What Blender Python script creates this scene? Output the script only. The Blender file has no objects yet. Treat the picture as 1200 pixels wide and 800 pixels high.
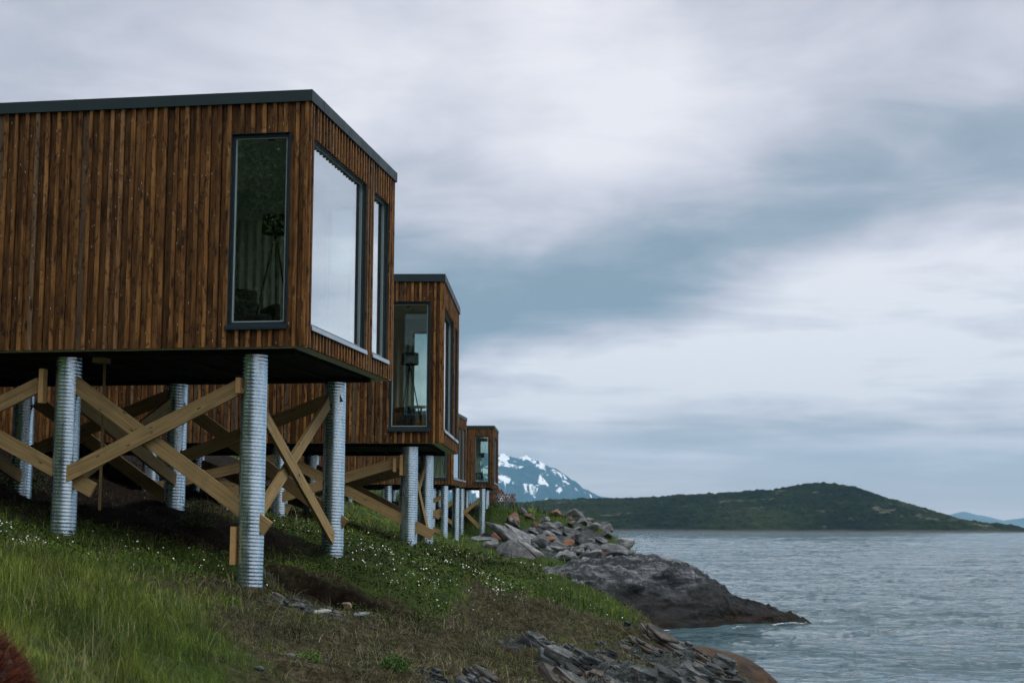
import bpy, bmesh, math, random
import numpy as np
from mathutils import Vector, Matrix, noise as mnoise
random.seed(7); RNG = np.random.default_rng(7)
C = bpy.context.scene.collection
SC = bpy.context.scene
rad = math.radians
# ------------------------------------------------------------------ camera
CAMZ = 4.0                                   # height of the lens above the water
PITCH, ROLL, FPX = 0.1216, 0.0033, 1763.5
cr, sr, cp, sp = math.cos(ROLL), math.sin(ROLL), math.cos(PITCH), math.sin(PITCH)
u0 = Vector((0, -sp, cp)); r0 = Vector((1, 0, 0))
cR = r0*cr + u0*sr; cU = -r0*sr + u0*cr; cF = Vector((0, cp, sp))
cam = bpy.data.objects.new('camera', bpy.data.cameras.new('camera')); C.objects.link(cam)
m = Matrix((cR, cU, -cF)).transposed().to_4x4(); m.translation = (0, 0, CAMZ)
cam.matrix_world = m
cam.data.sensor_width = 36; cam.data.lens = 36*FPX/1200
cam.data.clip_start = .1; cam.data.clip_end = 60000
cam.data.dof.use_dof = True; cam.data.dof.focus_distance = 19.5; cam.data.dof.aperture_fstop = 4.5
SC.camera = cam
# ------------------------------------------------------------------ render / exposure
SC.render.engine = 'CYCLES'
SC.view_settings.view_transform = 'Standard'; SC.view_settings.look = 'None'
SC.view_settings.gamma = 1; SC.view_settings.use_curve_mapping = False
SC.view_settings.exposure = 0.25
cy = SC.cycles
cy.max_bounces = 7; cy.diffuse_bounces = 3; cy.glossy_bounces = 4; cy.transmission_bounces = 4; cy.transparent_max_bounces = 12
cy.volume_bounces = 0; cy.use_denoising = True; cy.sample_clamp_indirect = 6; cy.caustics_reflective = False; cy.caustics_refractive = False
cy.use_adaptive_sampling = True; cy.adaptive_threshold = .01

# ------------------------------------------------------------------ node helper
class NT:
    def __init__(s, tree): s.t = tree
    def n(s, typ, **kw):
        x = s.t.nodes.new(typ)
        for k, v in kw.items(): setattr(x, k, v)
        return x
    def link(s, a, b): s.t.links.new(a, b)
    def setin(s, sock, v):
        if isinstance(v, bpy.types.NodeSocket): s.link(v, sock)
        elif v is not None: sock.default_value = v
    def math(s, op, a, b=0.0, c=None, clamp=False):
        x = s.n('ShaderNodeMath', operation=op, use_clamp=clamp)
        s.setin(x.inputs[0], a); s.setin(x.inputs[1], b)
        if c is not None: s.setin(x.inputs[2], c)
        return x.outputs[0]
    def vmath(s, op, a, b=None, scale=None):
        x = s.n('ShaderNodeVectorMath', operation=op)
        s.setin(x.inputs[0], a)
        if b is not None: s.setin(x.inputs[1], b)
        if scale is not None: s.setin(x.inputs['Scale'], scale)
        return x.outputs[0]
    def mix(s, f, a, b, typ='RGBA', blend='MIX'):
        x = s.n('ShaderNodeMix', data_type=typ)
        if typ == 'RGBA': x.blend_type = blend
        i = {'RGBA': (6, 7, 2), 'FLOAT': (2, 3, 0)}[typ]
        s.setin(x.inputs[0], f); s.setin(x.inputs[i[0]], a); s.setin(x.inputs[i[1]], b)
        return x.outputs[i[2]]
    def ramp(s, f, stops, interp='LINEAR'):
        x = s.n('ShaderNodeValToRGB'); x.color_ramp.interpolation = interp
        e = x.color_ramp.elements
        while len(e) < len(stops): e.new(.5)
        for k, (p, c) in zip(e, stops):
            k.position = p; k.color = tuple(c)+(1,) if len(c) == 3 else c
        s.setin(x.inputs[0], f); return x.outputs[0]
    def rng(s, v, a, b, c=0.0, d=1.0, smooth=True):
        x = s.n('ShaderNodeMapRange', interpolation_type='SMOOTHSTEP' if smooth else 'LINEAR')
        s.setin(x.inputs[0], v)
        for i, q in enumerate((a, b, c, d)): s.setin(x.inputs[i+1], q)
        return x.outputs[0]
    def noise(s, vec, scale, detail=4, rough=.5, dist=0.0, lac=2.0, out='Fac', typ='FBM'):
        x = s.n('ShaderNodeTexNoise', noise_type=typ)
        s.setin(x.inputs['Vector'], vec)
        s.setin(x.inputs['Scale'], scale); x.inputs['Detail'].default_value = detail
        x.inputs['Roughness'].default_value = rough; x.inputs['Distortion'].default_value = dist; x.inputs['Lacunarity'].default_value = lac
        return x.outputs[out]
    def vor(s, vec, scale, feature='F1', out='Distance', rnd=1.0):
        x = s.n('ShaderNodeTexVoronoi', feature=feature)
        s.setin(x.inputs['Vector'], vec); s.setin(x.inputs['Scale'], scale); x.inputs['Randomness'].default_value = rnd
        return x.outputs[out]
    def mapping(s, vec, loc=(0, 0, 0), rot=(0, 0, 0), scale=(1, 1, 1), typ='POINT'):
        x = s.n('ShaderNodeMapping', vector_type=typ); s.setin(x.inputs[0], vec)
        x.inputs['Location'].default_value = loc; x.inputs['Rotation'].default_value = rot; x.inputs['Scale'].default_value = scale
        return x.outputs[0]
    def bump(s, h, strength=.5, dist=.02, normal=None):
        x = s.n('ShaderNodeBump'); s.setin(x.inputs['Height'], h); s.setin(x.inputs['Strength'], strength); s.setin(x.inputs['Distance'], dist)
        if normal is not None: s.link(normal, x.inputs['Normal'])
        return x.outputs[0]
def col(a): return (a[0], a[1], a[2], 1)
def newmat(name):
    mt = bpy.data.materials.new(name); mt.use_nodes = True
    t = NT(mt.node_tree); b = mt.node_tree.nodes['Principled BSDF']
    t.b = b; t.tc = t.n('ShaderNodeTexCoord'); t.obj = t.tc.outputs['Object']
    g = t.n('ShaderNodeNewGeometry'); t.pos = g.outputs['Position']; t.nrm = g.outputs['Normal']; t.geo = g
    t.m = mt
    return t
def setb(t, base=None, rough=None, metal=None, normal=None, spec=None):
    for k, v in (('Base Color', base), ('Roughness', rough), ('Metallic', metal), ('Normal', normal), ('Specular IOR Level', spec)):
        if v is None: continue
        if isinstance(v, tuple) and len(v) == 3: v = col(v)
        t.setin(t.b.inputs[k], v)
    return t.m

# ------------------------------------------------------------------ world: overcast sky over a Nishita sky
W = bpy.data.worlds.new('World'); SC.world = W; W.use_nodes = True
t = NT(W.node_tree); bg = W.node_tree.nodes['Background']
SUN_EL, SUN_AZ = rad(48), rad(110)           # azimuth clockwise from +Y (the view direction)
skyn = t.n('ShaderNodeTexSky', sky_type='NISHITA'); skyn.sun_disc = False
skyn.sun_elevation = SUN_EL; skyn.sun_rotation = SUN_AZ
STR = 0.1
tc = t.n('ShaderNodeTexCoord'); D = tc.outputs['Generated']
sx = t.n('ShaderNodeSeparateXYZ'); t.link(D, sx.inputs[0])
az = t.math('ARCTAN2', sx.outputs[0], sx.outputs[1]); el = t.math('ARCSINE', sx.outputs[2])
cx = t.n('ShaderNodeCombineXYZ'); t.link(az, cx.inputs[0]); t.link(el, cx.inputs[1]); AE = cx.outputs[0]
# planar cloud-deck mapping (clouds flatten towards the horizon)
den = t.math('ADD', t.math('ABSOLUTE', sx.outputs[2]), .09)
pv = t.n('ShaderNodeCombineXYZ')
t.link(t.math('DIVIDE', sx.outputs[0], den), pv.inputs[0]); t.link(t.math('DIVIDE', sx.outputs[1], den), pv.inputs[1])
n1 = t.noise(pv.outputs[0], .75, 4, .5, .45)
n2 = t.noise(t.mapping(AE, scale=(5.0, 17, 1), rot=(0, 0, rad(14))), 1.0, 8, .56, .9)
n3 = t.noise(t.mapping(AE, scale=(5, 60, 1)), 1.0, 7, .58, .6)
n4 = t.noise(pv.outputs[0], 2.2, 10, .58, .5)
val = t.math('ADD', .5, t.math('MULTIPLY', t.math('SUBTRACT', n1, .5), .7))
val = t.math('ADD', val, t.math('MULTIPLY', t.math('SUBTRACT', n4, .5), .80))
val = t.math('ADD', val, t.math('MULTIPLY', t.math('MULTIPLY', t.math('SUBTRACT', n2, .5), .95), t.rng(el, .12, .30, 1, .35)))
lowf = t.rng(t.math('ABSOLUTE', el), .03, .24, 1, 0)
val = t.math('ADD', val, t.math('MULTIPLY', t.math('MULTIPLY', t.math('SUBTRACT', n3, .5), 1.35), lowf))
# broad light and dark cloud banks: (azimuth, elevation, half-width, half-height, tilt, weight)
def A(px): return (px-600)/1763.5
def E_(py): return (617-py)/1763.5
BANKS = [(A(640), E_(130), .15, .09, -.35, .32), (A(560), E_(60), .14, .06, 0, .08), (A(1010), E_(345), .22, .038, .12, .52), (A(800), E_(440), .32, .026, .06, .66), (A(1130), E_(480), .16, .03, 0, .22),
         (A(640), E_(372), .17, .05, .10, -.44), (A(800), E_(290), .20, .045, .38, -.34), (A(560), E_(260), .1, .05, .0, -.12), (A(1185), E_(215), .08, .035, .5, -.22), (A(1000), E_(80), .26, .10, 0, .16), (A(1110), E_(565), .15, .02, -.02, -.40),
         (A(900), E_(508), .22, .010, -.0, -.14), (A(200), E_(40), .3, .14, 0, .06), (A(690), E_(530), .2, .014, 0, .05)]
for (a_, e_, w_, h_, r_, k_) in BANKS:
    mp = t.mapping(AE, loc=(a_, e_, 0), rot=(0, 0, r_), scale=(w_*1.5, h_*1.5, 1), typ='TEXTURE')
    dd = t.noise(AE, 9, 3, .5, out='Color')
    off = t.vmath('SCALE', t.vmath('SUBTRACT', dd, (.5, .5, .5)), scale=.8)
    g = t.n('ShaderNodeTexGradient', gradient_type='SPHERICAL'); t.link(t.vmath('ADD', mp, off), g.inputs[0])
    gg = t.rng(g.outputs['Fac'], 0, .9, 0, k_)
    val = t.math('ADD', val, gg)
cloud = t.ramp(val, [(0.0, (.225, .285, .35)), (.28, (.325, .370, .438)), (.5, (.49, .495, .562)), (.72, (.645, .635, .70)), (.95, (.79, .775, .81))])
lowm = t.rng(el, .0, .12, .80, 0)
cloud = t.mix(lowm, cloud, t.mix(.62, cloud, (1.0, .80, .76, 1)))
# an overcast dome is two to three times brighter overhead than near the horizon
zen = t.rng(sx.outputs[2], .36, .95, 0, 1)
cloud = t.mix(zen, cloud, t.mix(.5, cloud, (.82, .80, .76, 1)))
cs = t.vmath('SCALE', t.vmath('SCALE', cloud, scale=t.math('ADD', 1.0, t.math('MULTIPLY', zen, 1.9))), scale=1.0/STR)
skc = t.mix(.93, skyn.outputs[0], cs)
t.link(skc, bg.inputs[0]); bg.inputs[1].default_value = STR
W.cycles.sampling_method = 'MANUAL'; W.cycles.sample_map_resolution = 512
# sun behind the overcast: soft and weak, from the right
sl = bpy.data.lights.new('sun', 'SUN'); sl.energy = 1.0; sl.angle = rad(18); sl.color = (1, .96, .9)
so = bpy.data.objects.new('sun', sl); C.objects.link(so)
sd = Vector((math.sin(SUN_AZ)*math.cos(SUN_EL), math.cos(SUN_AZ)*math.cos(SUN_EL), math.sin(SUN_EL)))
so.rotation_euler = sd.to_track_quat('Z', 'Y').to_euler(); so.location = sd*60

# ------------------------------------------------------------------ mesh helpers
def tag(o, label=None, cat=None, group=None, kind=None):
    if label: o['label'] = label
    if cat: o['category'] = cat
    if group: o['group'] = group
    if kind: o['kind'] = kind
    return o
class MB:
    def __init__(s): s.v = []; s.f = []; s.sm = False
    def box(s, x0, x1, y0, y1, z0, z1):
        b = len(s.v); s.v += [(x, y, z) for z in (z0, z1) for y in (y0, y1) for x in (x0, x1)]
        s.f += [tuple(b+i for i in q) for q in ((0, 2, 3, 1), (4, 5, 7, 6), (0, 1, 5, 4), (2, 6, 7, 3), (0, 4, 6, 2), (1, 3, 7, 5))]
    def bar(s, a, b, w, h, up=(0, 1, 0)):
        """timber from a to b: h wide in the plane across up, w thick along up"""
        a = Vector(a); b = Vector(b); d = (b-a).normalized(); n = Vector(up).normalized(); k = d.cross(n).normalized(); n = k.cross(d).normalized()
        i = len(s.v)
        for p in (a, b):
            for (p1, p2) in ((-1, -1), (1, -1), (1, 1), (-1, 1)): s.v.append(tuple(p+k*p1*h/2+n*p2*w/2))
        s.f += [(i, i+1, i+2, i+3), (i+7, i+6, i+5, i+4)]+[(i+j, i+4+j, i+4+(j+1) % 4, i+(j+1) % 4) for j in range(4)]
    def tube(s, a, b, r0, r1=None, seg=10, caps=True):
        r1 = r0 if r1 is None else r1
        a = Vector(a); b = Vector(b); d = (b-a).normalized(); k = d.orthogonal().normalized(); n = d.cross(k); i = len(s.v)
        for p, r in ((a, r0), (b, r1)):
            for j in range(seg):
                an = 2*math.pi*j/seg; s.v.append(tuple(p+(k*math.cos(an)+n*math.sin(an))*r))
        s.f += [(i+j, i+(j+1) % seg, i+seg+(j+1) % seg, i+seg+j) for j in range(seg)]
        if caps: s.f += [tuple(i+j for j in range(seg))[::-1], tuple(i+seg+j for j in range(seg))]
    def build(s, name, mat, parent=None, bevel=0, smooth=False):
        me = bpy.data.meshes.new(name); me.from_pydata(s.v, [], s.f); me.update()
        bm = bmesh.new(); bm.from_mesh(me); bmesh.ops.recalc_face_normals(bm, faces=bm.faces)
        bm.to_mesh(me); bm.free()
        me.materials.append(mat); o = bpy.data.objects.new(name, me); C.objects.link(o)
        if parent: o.parent = parent
        if smooth: me.shade_smooth()
        if bevel:
            md = o.modifiers.new('bevel', 'BEVEL'); md.width = bevel; md.segments = 2; md.limit_method = 'ANGLE'
        return o
def npmesh(name, V, F, mat, smooth=True, parent=None, loops=None, cols=None):
    """V (n,3) float, F (m,k) int faces of one size"""
    me = bpy.data.meshes.new(name); V = np.ascontiguousarray(V, np.float32); F = np.ascontiguousarray(F, np.int32); k = F.shape[1]
    me.vertices.add(len(V)); me.vertices.foreach_set('co', V.ravel())
    me.loops.add(F.size); me.loops.foreach_set('vertex_index', F.ravel())
    me.polygons.add(len(F)); me.polygons.foreach_set('loop_start', np.arange(0, F.size, k, dtype=np.int32))
    me.polygons.foreach_set('use_smooth', np.full(len(F), smooth))
    me.update(calc_edges=True)
    if cols is not None:
        for nm, arr in cols.items():
            at = me.color_attributes.new(nm, 'FLOAT_COLOR', 'POINT')
            at.data.foreach_set('color', np.ascontiguousarray(np.c_[arr, np.ones(len(arr))], np.float32).ravel())
    me.materials.append(mat); o = bpy.data.objects.new(name, me); C.objects.link(o)
    if parent: o.parent = parent
    return o
def empty(name, loc=(0, 0, 0), rz=0):
    o = bpy.data.objects.new(name, None); C.objects.link(o); o.location = loc; o.rotation_euler = (0, 0, rz); o.empty_display_size = .2
    return o
def copy_tree(o, parent=None):
    c = o.copy(); C.objects.link(c); c.parent = parent
    for ch in [q for q in list(SC.objects) if q.parent == o]: copy_tree(ch, c)
    return c
# value noise in numpy (fractal), for terrain and rocks
def _hash(ix, iy, iz, seed):
    h = (ix.astype(np.int64)*374761393+iy.astype(np.int64)*668265263+iz.astype(np.int64)*2147483647+seed*144665) & 0x7fffffff
    h = ((h ^ (h >> 13))*1274126177) & 0x7fffffff
    return ((h ^ (h >> 16)) & 0xffff)/65535.0
def vnoise(x, y, z=None, seed=0):
    x = np.asarray(x, float); y = np.asarray(y, float); z = np.zeros_like(x) if z is None else np.asarray(z, float)
    ix, iy, iz = np.floor(x), np.floor(y), np.floor(z); fx, fy, fz = x-ix, y-iy, z-iz
    fx = fx*fx*(3-2*fx); fy = fy*fy*(3-2*fy); fz = fz*fz*(3-2*fz); r = 0
    for a in (0, 1):
        for b in (0, 1):
            for c in (0, 1):
                r = r+_hash(ix+a, iy+b, iz+c, seed)*(fx if a else 1-fx)*(fy if b else 1-fy)*(fz if c else 1-fz)
    return r*2-1
def fbm(x, y, z=None, oct=5, seed=0, gain=.5, ridged=False):
    r = 0; a = 1; s = 1; z = np.zeros_like(np.asarray(x, float)) if z is None else z
    for i in range(oct):
        v = vnoise(np.asarray(x)*s+i*17.3, np.asarray(y)*s-i*9.1, np.asarray(z)*s+i*5.7, seed+i)
        if ridged: v = 1-2*np.abs(v)
        r = r+a*v; a *= gain; s *= 2.03
    return r

# ------------------------------------------------------------------ terrain height (relative to the lens, then lifted)
CP = np.array([(-5.9,19.6,-.1),(-3.3,19.3,-.85),(-2.57,23,-.5),(-4.95,23.3,.12),(-1.94,29.7,-.45),(-1.73,33,-.5),(-4.6,29.8,.2),(-7,30,.45),(-7.4,24,.35),
(-2.84,65,-.9),(-2.57,69,-1),(-1.5,81,-.94),(-5.5,66,-.2),(-1,50,-.95),(-1.6,41,-.62),(-4,45,0),
(0,37,-1.1),(1.9,31,-1.40),(2.6,24.5,-1.74),(.0,15,-1.6),(0,22,-1.53),(.0,29,-1.25),(1.1,19,-1.66),(2.3,21,-2.1),(3.1,26,-2.5),(4.5,26.5,-3.0),(4.6,31,-3.3),(2.9,38,-2.8),(1.5,50,-2.6),(5.6,49,-5.0),(6.5,40,-5),
(7.5,26,-5),(5,20,-4),(3,12,-2.9),(6,8,-4.5),(2,5,-2.2),
(-2.7,8,-.86),(-4.1,12,-.57),(-6.5,19,-.02),(-2,12,-1.25),(-3.8,15,-.72),(-3.06,18,-.87),(-1,17.5,-1.3),(-1.5,10,-1.5),(0,0,-1.7),(-4,0,-.7),(-3,4,-.95),(-8,6,.4),(-8,14,.5),(-10,20,.9),(-12,32,2.6),(-11,26,2.0),(-14,42,3.6),(-9,38,1.3),(-12,60,3.0),(-20,10,3.6),(-20,-10,6.5),(-28,-16,12),(-10,-10,1.5),(0,-12,-2.5),(10,-10,-6),(-22,40,7),(-22,75,7),(-10,80,1.4),
(-1,85,.95),(1.9,85,.7),(4.8,85,.05),(6.1,81,-1.3),(4.2,74,-1.75),(1.7,76,-1.15),(0,71,-1.5),(-.6,76,-.8),(3.5,79,-.9),(8.6,80,-5.2),(7,73,-4.5),(3,62,-2.8),(0,60,-2.0),(10,64,-5.5),(8,90,-4.5),(4,95,-1.5),(-5,95,1.2),(-15,110,3),(3,110,-5),
(14,30,-8),(16,60,-8),(16,90,-8),(14,0,-8),(-40,30,9),(-40,80,9),(-40,-20,22),(-40,-60,8),(20,-50,-12),(30,40,-14),(30,100,-14),(0,130,-6),(-30,130,5)], float)
def _mq(a, b): return np.sqrt(((a[:, None, :2]-b[None, :, :2])**2).sum(2)+1.44)
_n = len(CP); _A = np.zeros((_n+3, _n+3)); _A[:_n, :_n] = _mq(CP, CP)-np.eye(_n)*.15; _A[:_n, _n] = 1; _A[:_n, _n+1:] = CP[:, :2]; _A[_n:, :_n] = _A[:_n, _n:].T
_w = np.linalg.solve(_A, np.r_[CP[:, 2], 0, 0, 0])
def gauss(x, y, cx, cy, sx, sy, rot=0):
    c, s = math.cos(rot), math.sin(rot); dx = x-cx; dy = y-cy
    return np.exp(-(((dx*c+dy*s)/sx)**2+((-dx*s+dy*c)/sy)**2))
def ground(x, y, fine=True):
    x = np.asarray(x, float); y = np.asarray(y, float); sh = x.shape; xr = x.ravel(); yr = y.ravel(); out = np.empty(xr.size)
    for i in range(0, xr.size, 20000):
        p = np.c_[xr[i:i+20000], yr[i:i+20000]]; out[i:i+20000] = _mq(p, CP)@_w[:_n]+_w[_n]+p@_w[_n+1:]
    h = out.reshape(sh)+CAMZ
    # the washed-out hollow beside the second pile: steep uphill back, soft lip towards the viewer
    ye = 20.95+.10*vnoise(x*2.2, x*0+3.3, seed=2)+.05*vnoise(x*7, x*0, seed=3)-.10*(x+2.5)
    ax = np.clip((x+3.25)/.25, 0, 1)*np.clip((-1.75-x)/.5, 0, 1)
    h = h-.40*ax/(1+np.exp(np.clip((y-ye)/.025, -40, 40)))*np.exp(-np.clip(ye-y, 0, 9)/.75)+.05*ax*gauss(x, y, -2.4, 21.3, 2, .35)*1.4
    if fine:
        near = np.clip((60-y)/50, .25, 1)
        h = h+.13*fbm(x*.55, y*.55, seed=3, oct=3)*near+.075*fbm(x*1.9, y*1.9, seed=9, oct=4)+.05*np.abs(vnoise(x*3.3, y*3.3, seed=19))*np.clip((40-y)/10, 0, 1)
        rk = rockmask(x, y)
        st = fbm(x*1.2+y*.5, y*1.6-x*.9, seed=21, oct=5, ridged=True)
        q = (x*.80-y*.35)*2.6+.8*fbm(x*.9, y*.9, seed=23, oct=3)
        saw = (q-np.floor(q)); q2 = (x*.80-y*.45)*7.5+1.1*fbm(x*1.7, y*1.7, seed=24, oct=3); saw2 = q2-np.floor(q2)
        h = h+rk*np.clip((45-y)/10, 0, 1)*(.13*(saw**1.5-.5)*(.4+.8*np.abs(vnoise(x*1.3, y*1.3, seed=25)))+.05*(saw2-.5))+rk*(.04*st+.03*fbm(x*5, y*5, seed=4, oct=3, ridged=True))
    return h
def rockmask(x, y):
    """1 where bare slaty bedrock breaks through"""
    m = 1.0*gauss(x, y, 1.5, 18.0, 1.3, 2.3, .3)+1.1*gauss(x, y, 2.6, 20.2, 1.2, 2.3, .1)+.9*gauss(x, y, 2.9, 22.3, .6, 2.4)+.9*gauss(x, y, -2.35, 18.2, .75, .75)+.7*gauss(x, y, -.2, 14.2, .9, .8)
    m = m+.8*gauss(x, y, -2.0, 12.5, .35, .6)
    m = m+1.2*np.clip((x-3.3)/1.0, 0, 1)*np.clip((58-y)/8, 0, 1)+1.6*gauss(x, y, 3.0, 77.5, 4.8, 4.6)
    return np.clip((m+.45*fbm(x*1.1, y*1.1, seed=31, oct=4)-.42)*3.2, 0, 1)
def gz(x, y): return float(ground(np.array([x]), np.array([y]))[0])

# ------------------------------------------------------------------ materials
def wood_cladding(name, gain=1.0):
    t = newmat(name)
    at = t.n('ShaderNodeAttribute', attribute_name='tint'); r = t.n('ShaderNodeSeparateColor'); t.link(at.outputs['Color'], r.inputs[0])
    rnd, rn2, batt = r.outputs[0], r.outputs[1], r.outputs[2]
    off = t.n('ShaderNodeCombineXYZ'); t.link(t.math('MULTIPLY', rnd, 37.0), off.inputs[2]); t.link(t.math('MULTIPLY', rn2, 9.0), off.inputs[0])
    p = t.vmath('ADD', t.obj, off.outputs[0])
    ps = t.mapping(p, scale=(1, 1, .055))
    grain = t.noise(ps, 55, 4, .6, .6)
    broad = t.noise(t.mapping(p, scale=(1, 1, .16)), 9, 4, .6, .3)
    stain = t.noise(t.mapping(p, scale=(1, 1, .5)), 14, 5, .65, .8)
    kn = t.vor(t.mapping(p, scale=(9, 9, 2.6)), 1.0); knot = t.rng(kn, .10, .26, 1, 0)
    drip = t.rng(t.noise(t.mapping(p, scale=(1, 1, .09)), 30, 3, .6), .57, .70, 0, 1)
    c = t.ramp(t.math('ADD', t.math('MULTIPLY', broad, .65), t.math('MULTIPLY', grain, .4)),
               [(.32, (.022, .010, .004)), (.45, (.078, .035, .011)), (.57, (.168, .080, .024)), (.76, (.30, .152, .052))])
    vr = t.math('MULTIPLY', t.rng(rnd, 0, 1, .62, 1.2, False), t.math('ADD', .82, t.math('MULTIPLY', batt, .42)))  # battens tinted lighter as if catching the light, boards tinted darker
    c = t.mix(1.0, c, t.vmath('SCALE', (1, 1, 1), scale=vr), blend='MULTIPLY')
    c = t.mix(t.math('MULTIPLY', t.rng(rn2, .70, 1, 0, 1), .5), c, (.16, .14, .10, 1))
    c = t.mix(t.math('MULTIPLY', knot, .85), c, (.018, .010, .006, 1))
    c = t.mix(t.math('MULTIPLY', drip, .70), c, (.022, .012, .007, 1))
    c = t.mix(t.rng(stain, .53, .66, 0, .85), c, (.020, .012, .008, 1))
    sp = t.vor(t.mapping(p, scale=(22, 22, 5)), 1.0); spk = t.rng(sp, .06, .09, 1, 0)
    pale = t.rng(t.noise(t.mapping(p, scale=(1, 1, .05)), 26, 3, .7), .70, .76, 0, .30)
    c = t.mix(pale, c, (.40, .30, .20, 1)); c = t.mix(t.math('MULTIPLY', spk, .75), c, (.62, .60, .56, 1))
    c = t.mix(1.0, c, (gain, gain, gain, 1), blend='MULTIPLY')
    nb = t.bump(t.math('ADD', grain, t.math('MULTIPLY', knot, -.5)), .35, .004)
    return setb(t, c, .70, normal=nb, spec=.14)
M = {}
M['clad'] = wood_cladding('stained_cladding')
def simple(name, c, rough=.6, metal=0, var=.25, scale=6, bumpd=0, spec=.2):
    t = newmat(name); n = t.noise(t.obj, scale, 5, .6)
    cc = t.mix(n, col([q*(1-var) for q in c]), col([q*(1+var) for q in c]))
    nb = t.bump(t.noise(t.obj, scale*8, 4, .6), .4, bumpd) if bumpd else None
    rr = t.rng(n, .3, .7, rough-.06, rough+.08)
    return setb(t, cc, rr, metal, nb, spec)
M['frame'] = simple('dark_teal_aluminium', (.012, .026, .032), .4, 0, .1, 20, spec=.3)
M['sash'] = simple('grey_sash', (.28, .36, .36), .4, 0, .1)
M['fascia'] = simple('dark_green_sheet_steel', (.014, .030, .033), .5, .0, .18, 3, spec=.3)
M['flash'] = simple('galvanised_flashing', (.42, .48, .52), .32, .9, .12, 8)
M['soffit'] = simple('dark_soffit', (.012, .009, .008), .8, 0, .3, 5)
M['inner'] = simple('pale_interior_paint', (.80, .82, .74), .8, 0, .06, 2)
M['innerf'] = simple('interior_floor', (.16, .10, .06), .5, 0, .2, 4)
M['black'] = simple('matt_black', (.012, .012, .013), .6, 0, .1)
M['shade'] = simple('black_lamp_shade', (.010, .010, .011), .85, 0, .1)
M['shadein'] = simple('white_shade_lining', (.6, .62, .58), .7, 0, .05)
M['curtain'] = simple('beige_curtain', (.68, .66, .56), .9, 0, .1, 5)
M['uphol'] = simple('dark_upholstery', (.022, .020, .020), .9, 0, .2, 30)
M['tabletop'] = simple('pale_table', (.45, .45, .42), .4, 0, .05)
# galvanised corrugated pipe
t = newmat('galvanised_pipe')
sp = t.vor(t.mapping(t.obj, scale=(1, 1, .6)), 34, out='Color'); ss = t.n('ShaderNodeSeparateColor'); t.link(sp, ss.inputs[0])
big = t.noise(t.mapping(t.obj, scale=(1, 1, .5)), 4.5, 5, .65)
cc = t.ramp(t.math('ADD', t.math('MULTIPLY', big, .8), t.math('MULTIPLY', ss.outputs[0], .2)), [(.3, (.40, .52, .60)), (.5, (.52, .66, .74)), (.75, (.68, .82, .90))])
dirt = t.rng(t.noise(t.mapping(t.obj, scale=(1, 1, .25)), 8, 5, .7), .62, .80, 0, .25)
cc = t.mix(dirt, cc, (.13, .15, .15, 1))
setb(t, cc, t.rng(big, .3, .7, .20, .34), .95, t.bump(t.noise(t.obj, 60, 3, .6), .05, .002)); M['pipe'] = t.m
# impregnated timber
def timber(name, a, b, dk):
    t = newmat(name)
    w = t.noise(t.mapping(t.obj, scale=(1, 1, 1)), 3.0, 5, .6, .2)
    at = t.n('ShaderNodeAttribute', attribute_name='tint'); s_ = t.n('ShaderNodeSeparateColor'); t.link(at.outputs['Color'], s_.inputs[0])
    uv = t.n('ShaderNodeUVMap'); uv.uv_map = 'along'
    g = t.noise(t.mapping(uv.outputs[0], scale=(1.2, 42, 1)), 1.0, 5, .65, .35)
    c = t.mix(t.rng(g, .3, .7), col(a), col(b)); c = t.mix(t.rng(w, .45, .75, 0, .5), c, col(dk))
    kn = t.vor(t.mapping(uv.outputs[0], scale=(3.1, 11, 1)), 1.0)
    c = t.mix(t.rng(kn, .07, .13, .85, 0), c, (.02, .014, .008, 1))
    return setb(t, c, .75, normal=t.bump(g, .3, .004), spec=.15)
M['timber'] = timber('weathered_timber', (.20, .135, .055), (.36, .26, .12), (.14, .11, .05))
M['endgrain'] = simple('fresh_timber_block', (.42, .27, .11), .7, 0, .25, 20)
M['dark_timber'] = simple('dark_joist', (.016, .012, .009), .8, 0, .3, 5)
# coated window glass: see-through head on, mirror-like at a glancing angle
t = newmat('coated_glass'); nt = t.t; nt.nodes.remove(t.b)
lw = t.n('ShaderNodeLayerWeight'); lw.inputs[0].default_value = .5
fc = t.math('POWER', lw.outputs['Facing'], 1.9)
fc = t.math('ADD', .13, t.math('MULTIPLY', fc, 1.15), clamp=True)
fc = t.math('MINIMUM', fc, .74)
tr = t.n('ShaderNodeBsdfTransparent'); tr.inputs[0].default_value = (.90, .97, .94, 1)
gl = t.n('ShaderNodeBsdfGlossy'); gl.inputs[0].default_value = (.90, .95, .98, 1); gl.inputs['Roughness'].default_value = .012
wob = t.bump(t.noise(t.obj, .9, 2, .4), .02, .05); t.link(wob, gl.inputs['Normal'])
mx = t.n('ShaderNodeMixShader'); t.link(fc, mx.inputs[0]); t.link(tr.outputs[0], mx.inputs[1]); t.link(gl.outputs[0], mx.inputs[2])
t.link(mx.outputs[0], nt.nodes['Material Output'].inputs[0]); M['glass'] = t.m
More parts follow.
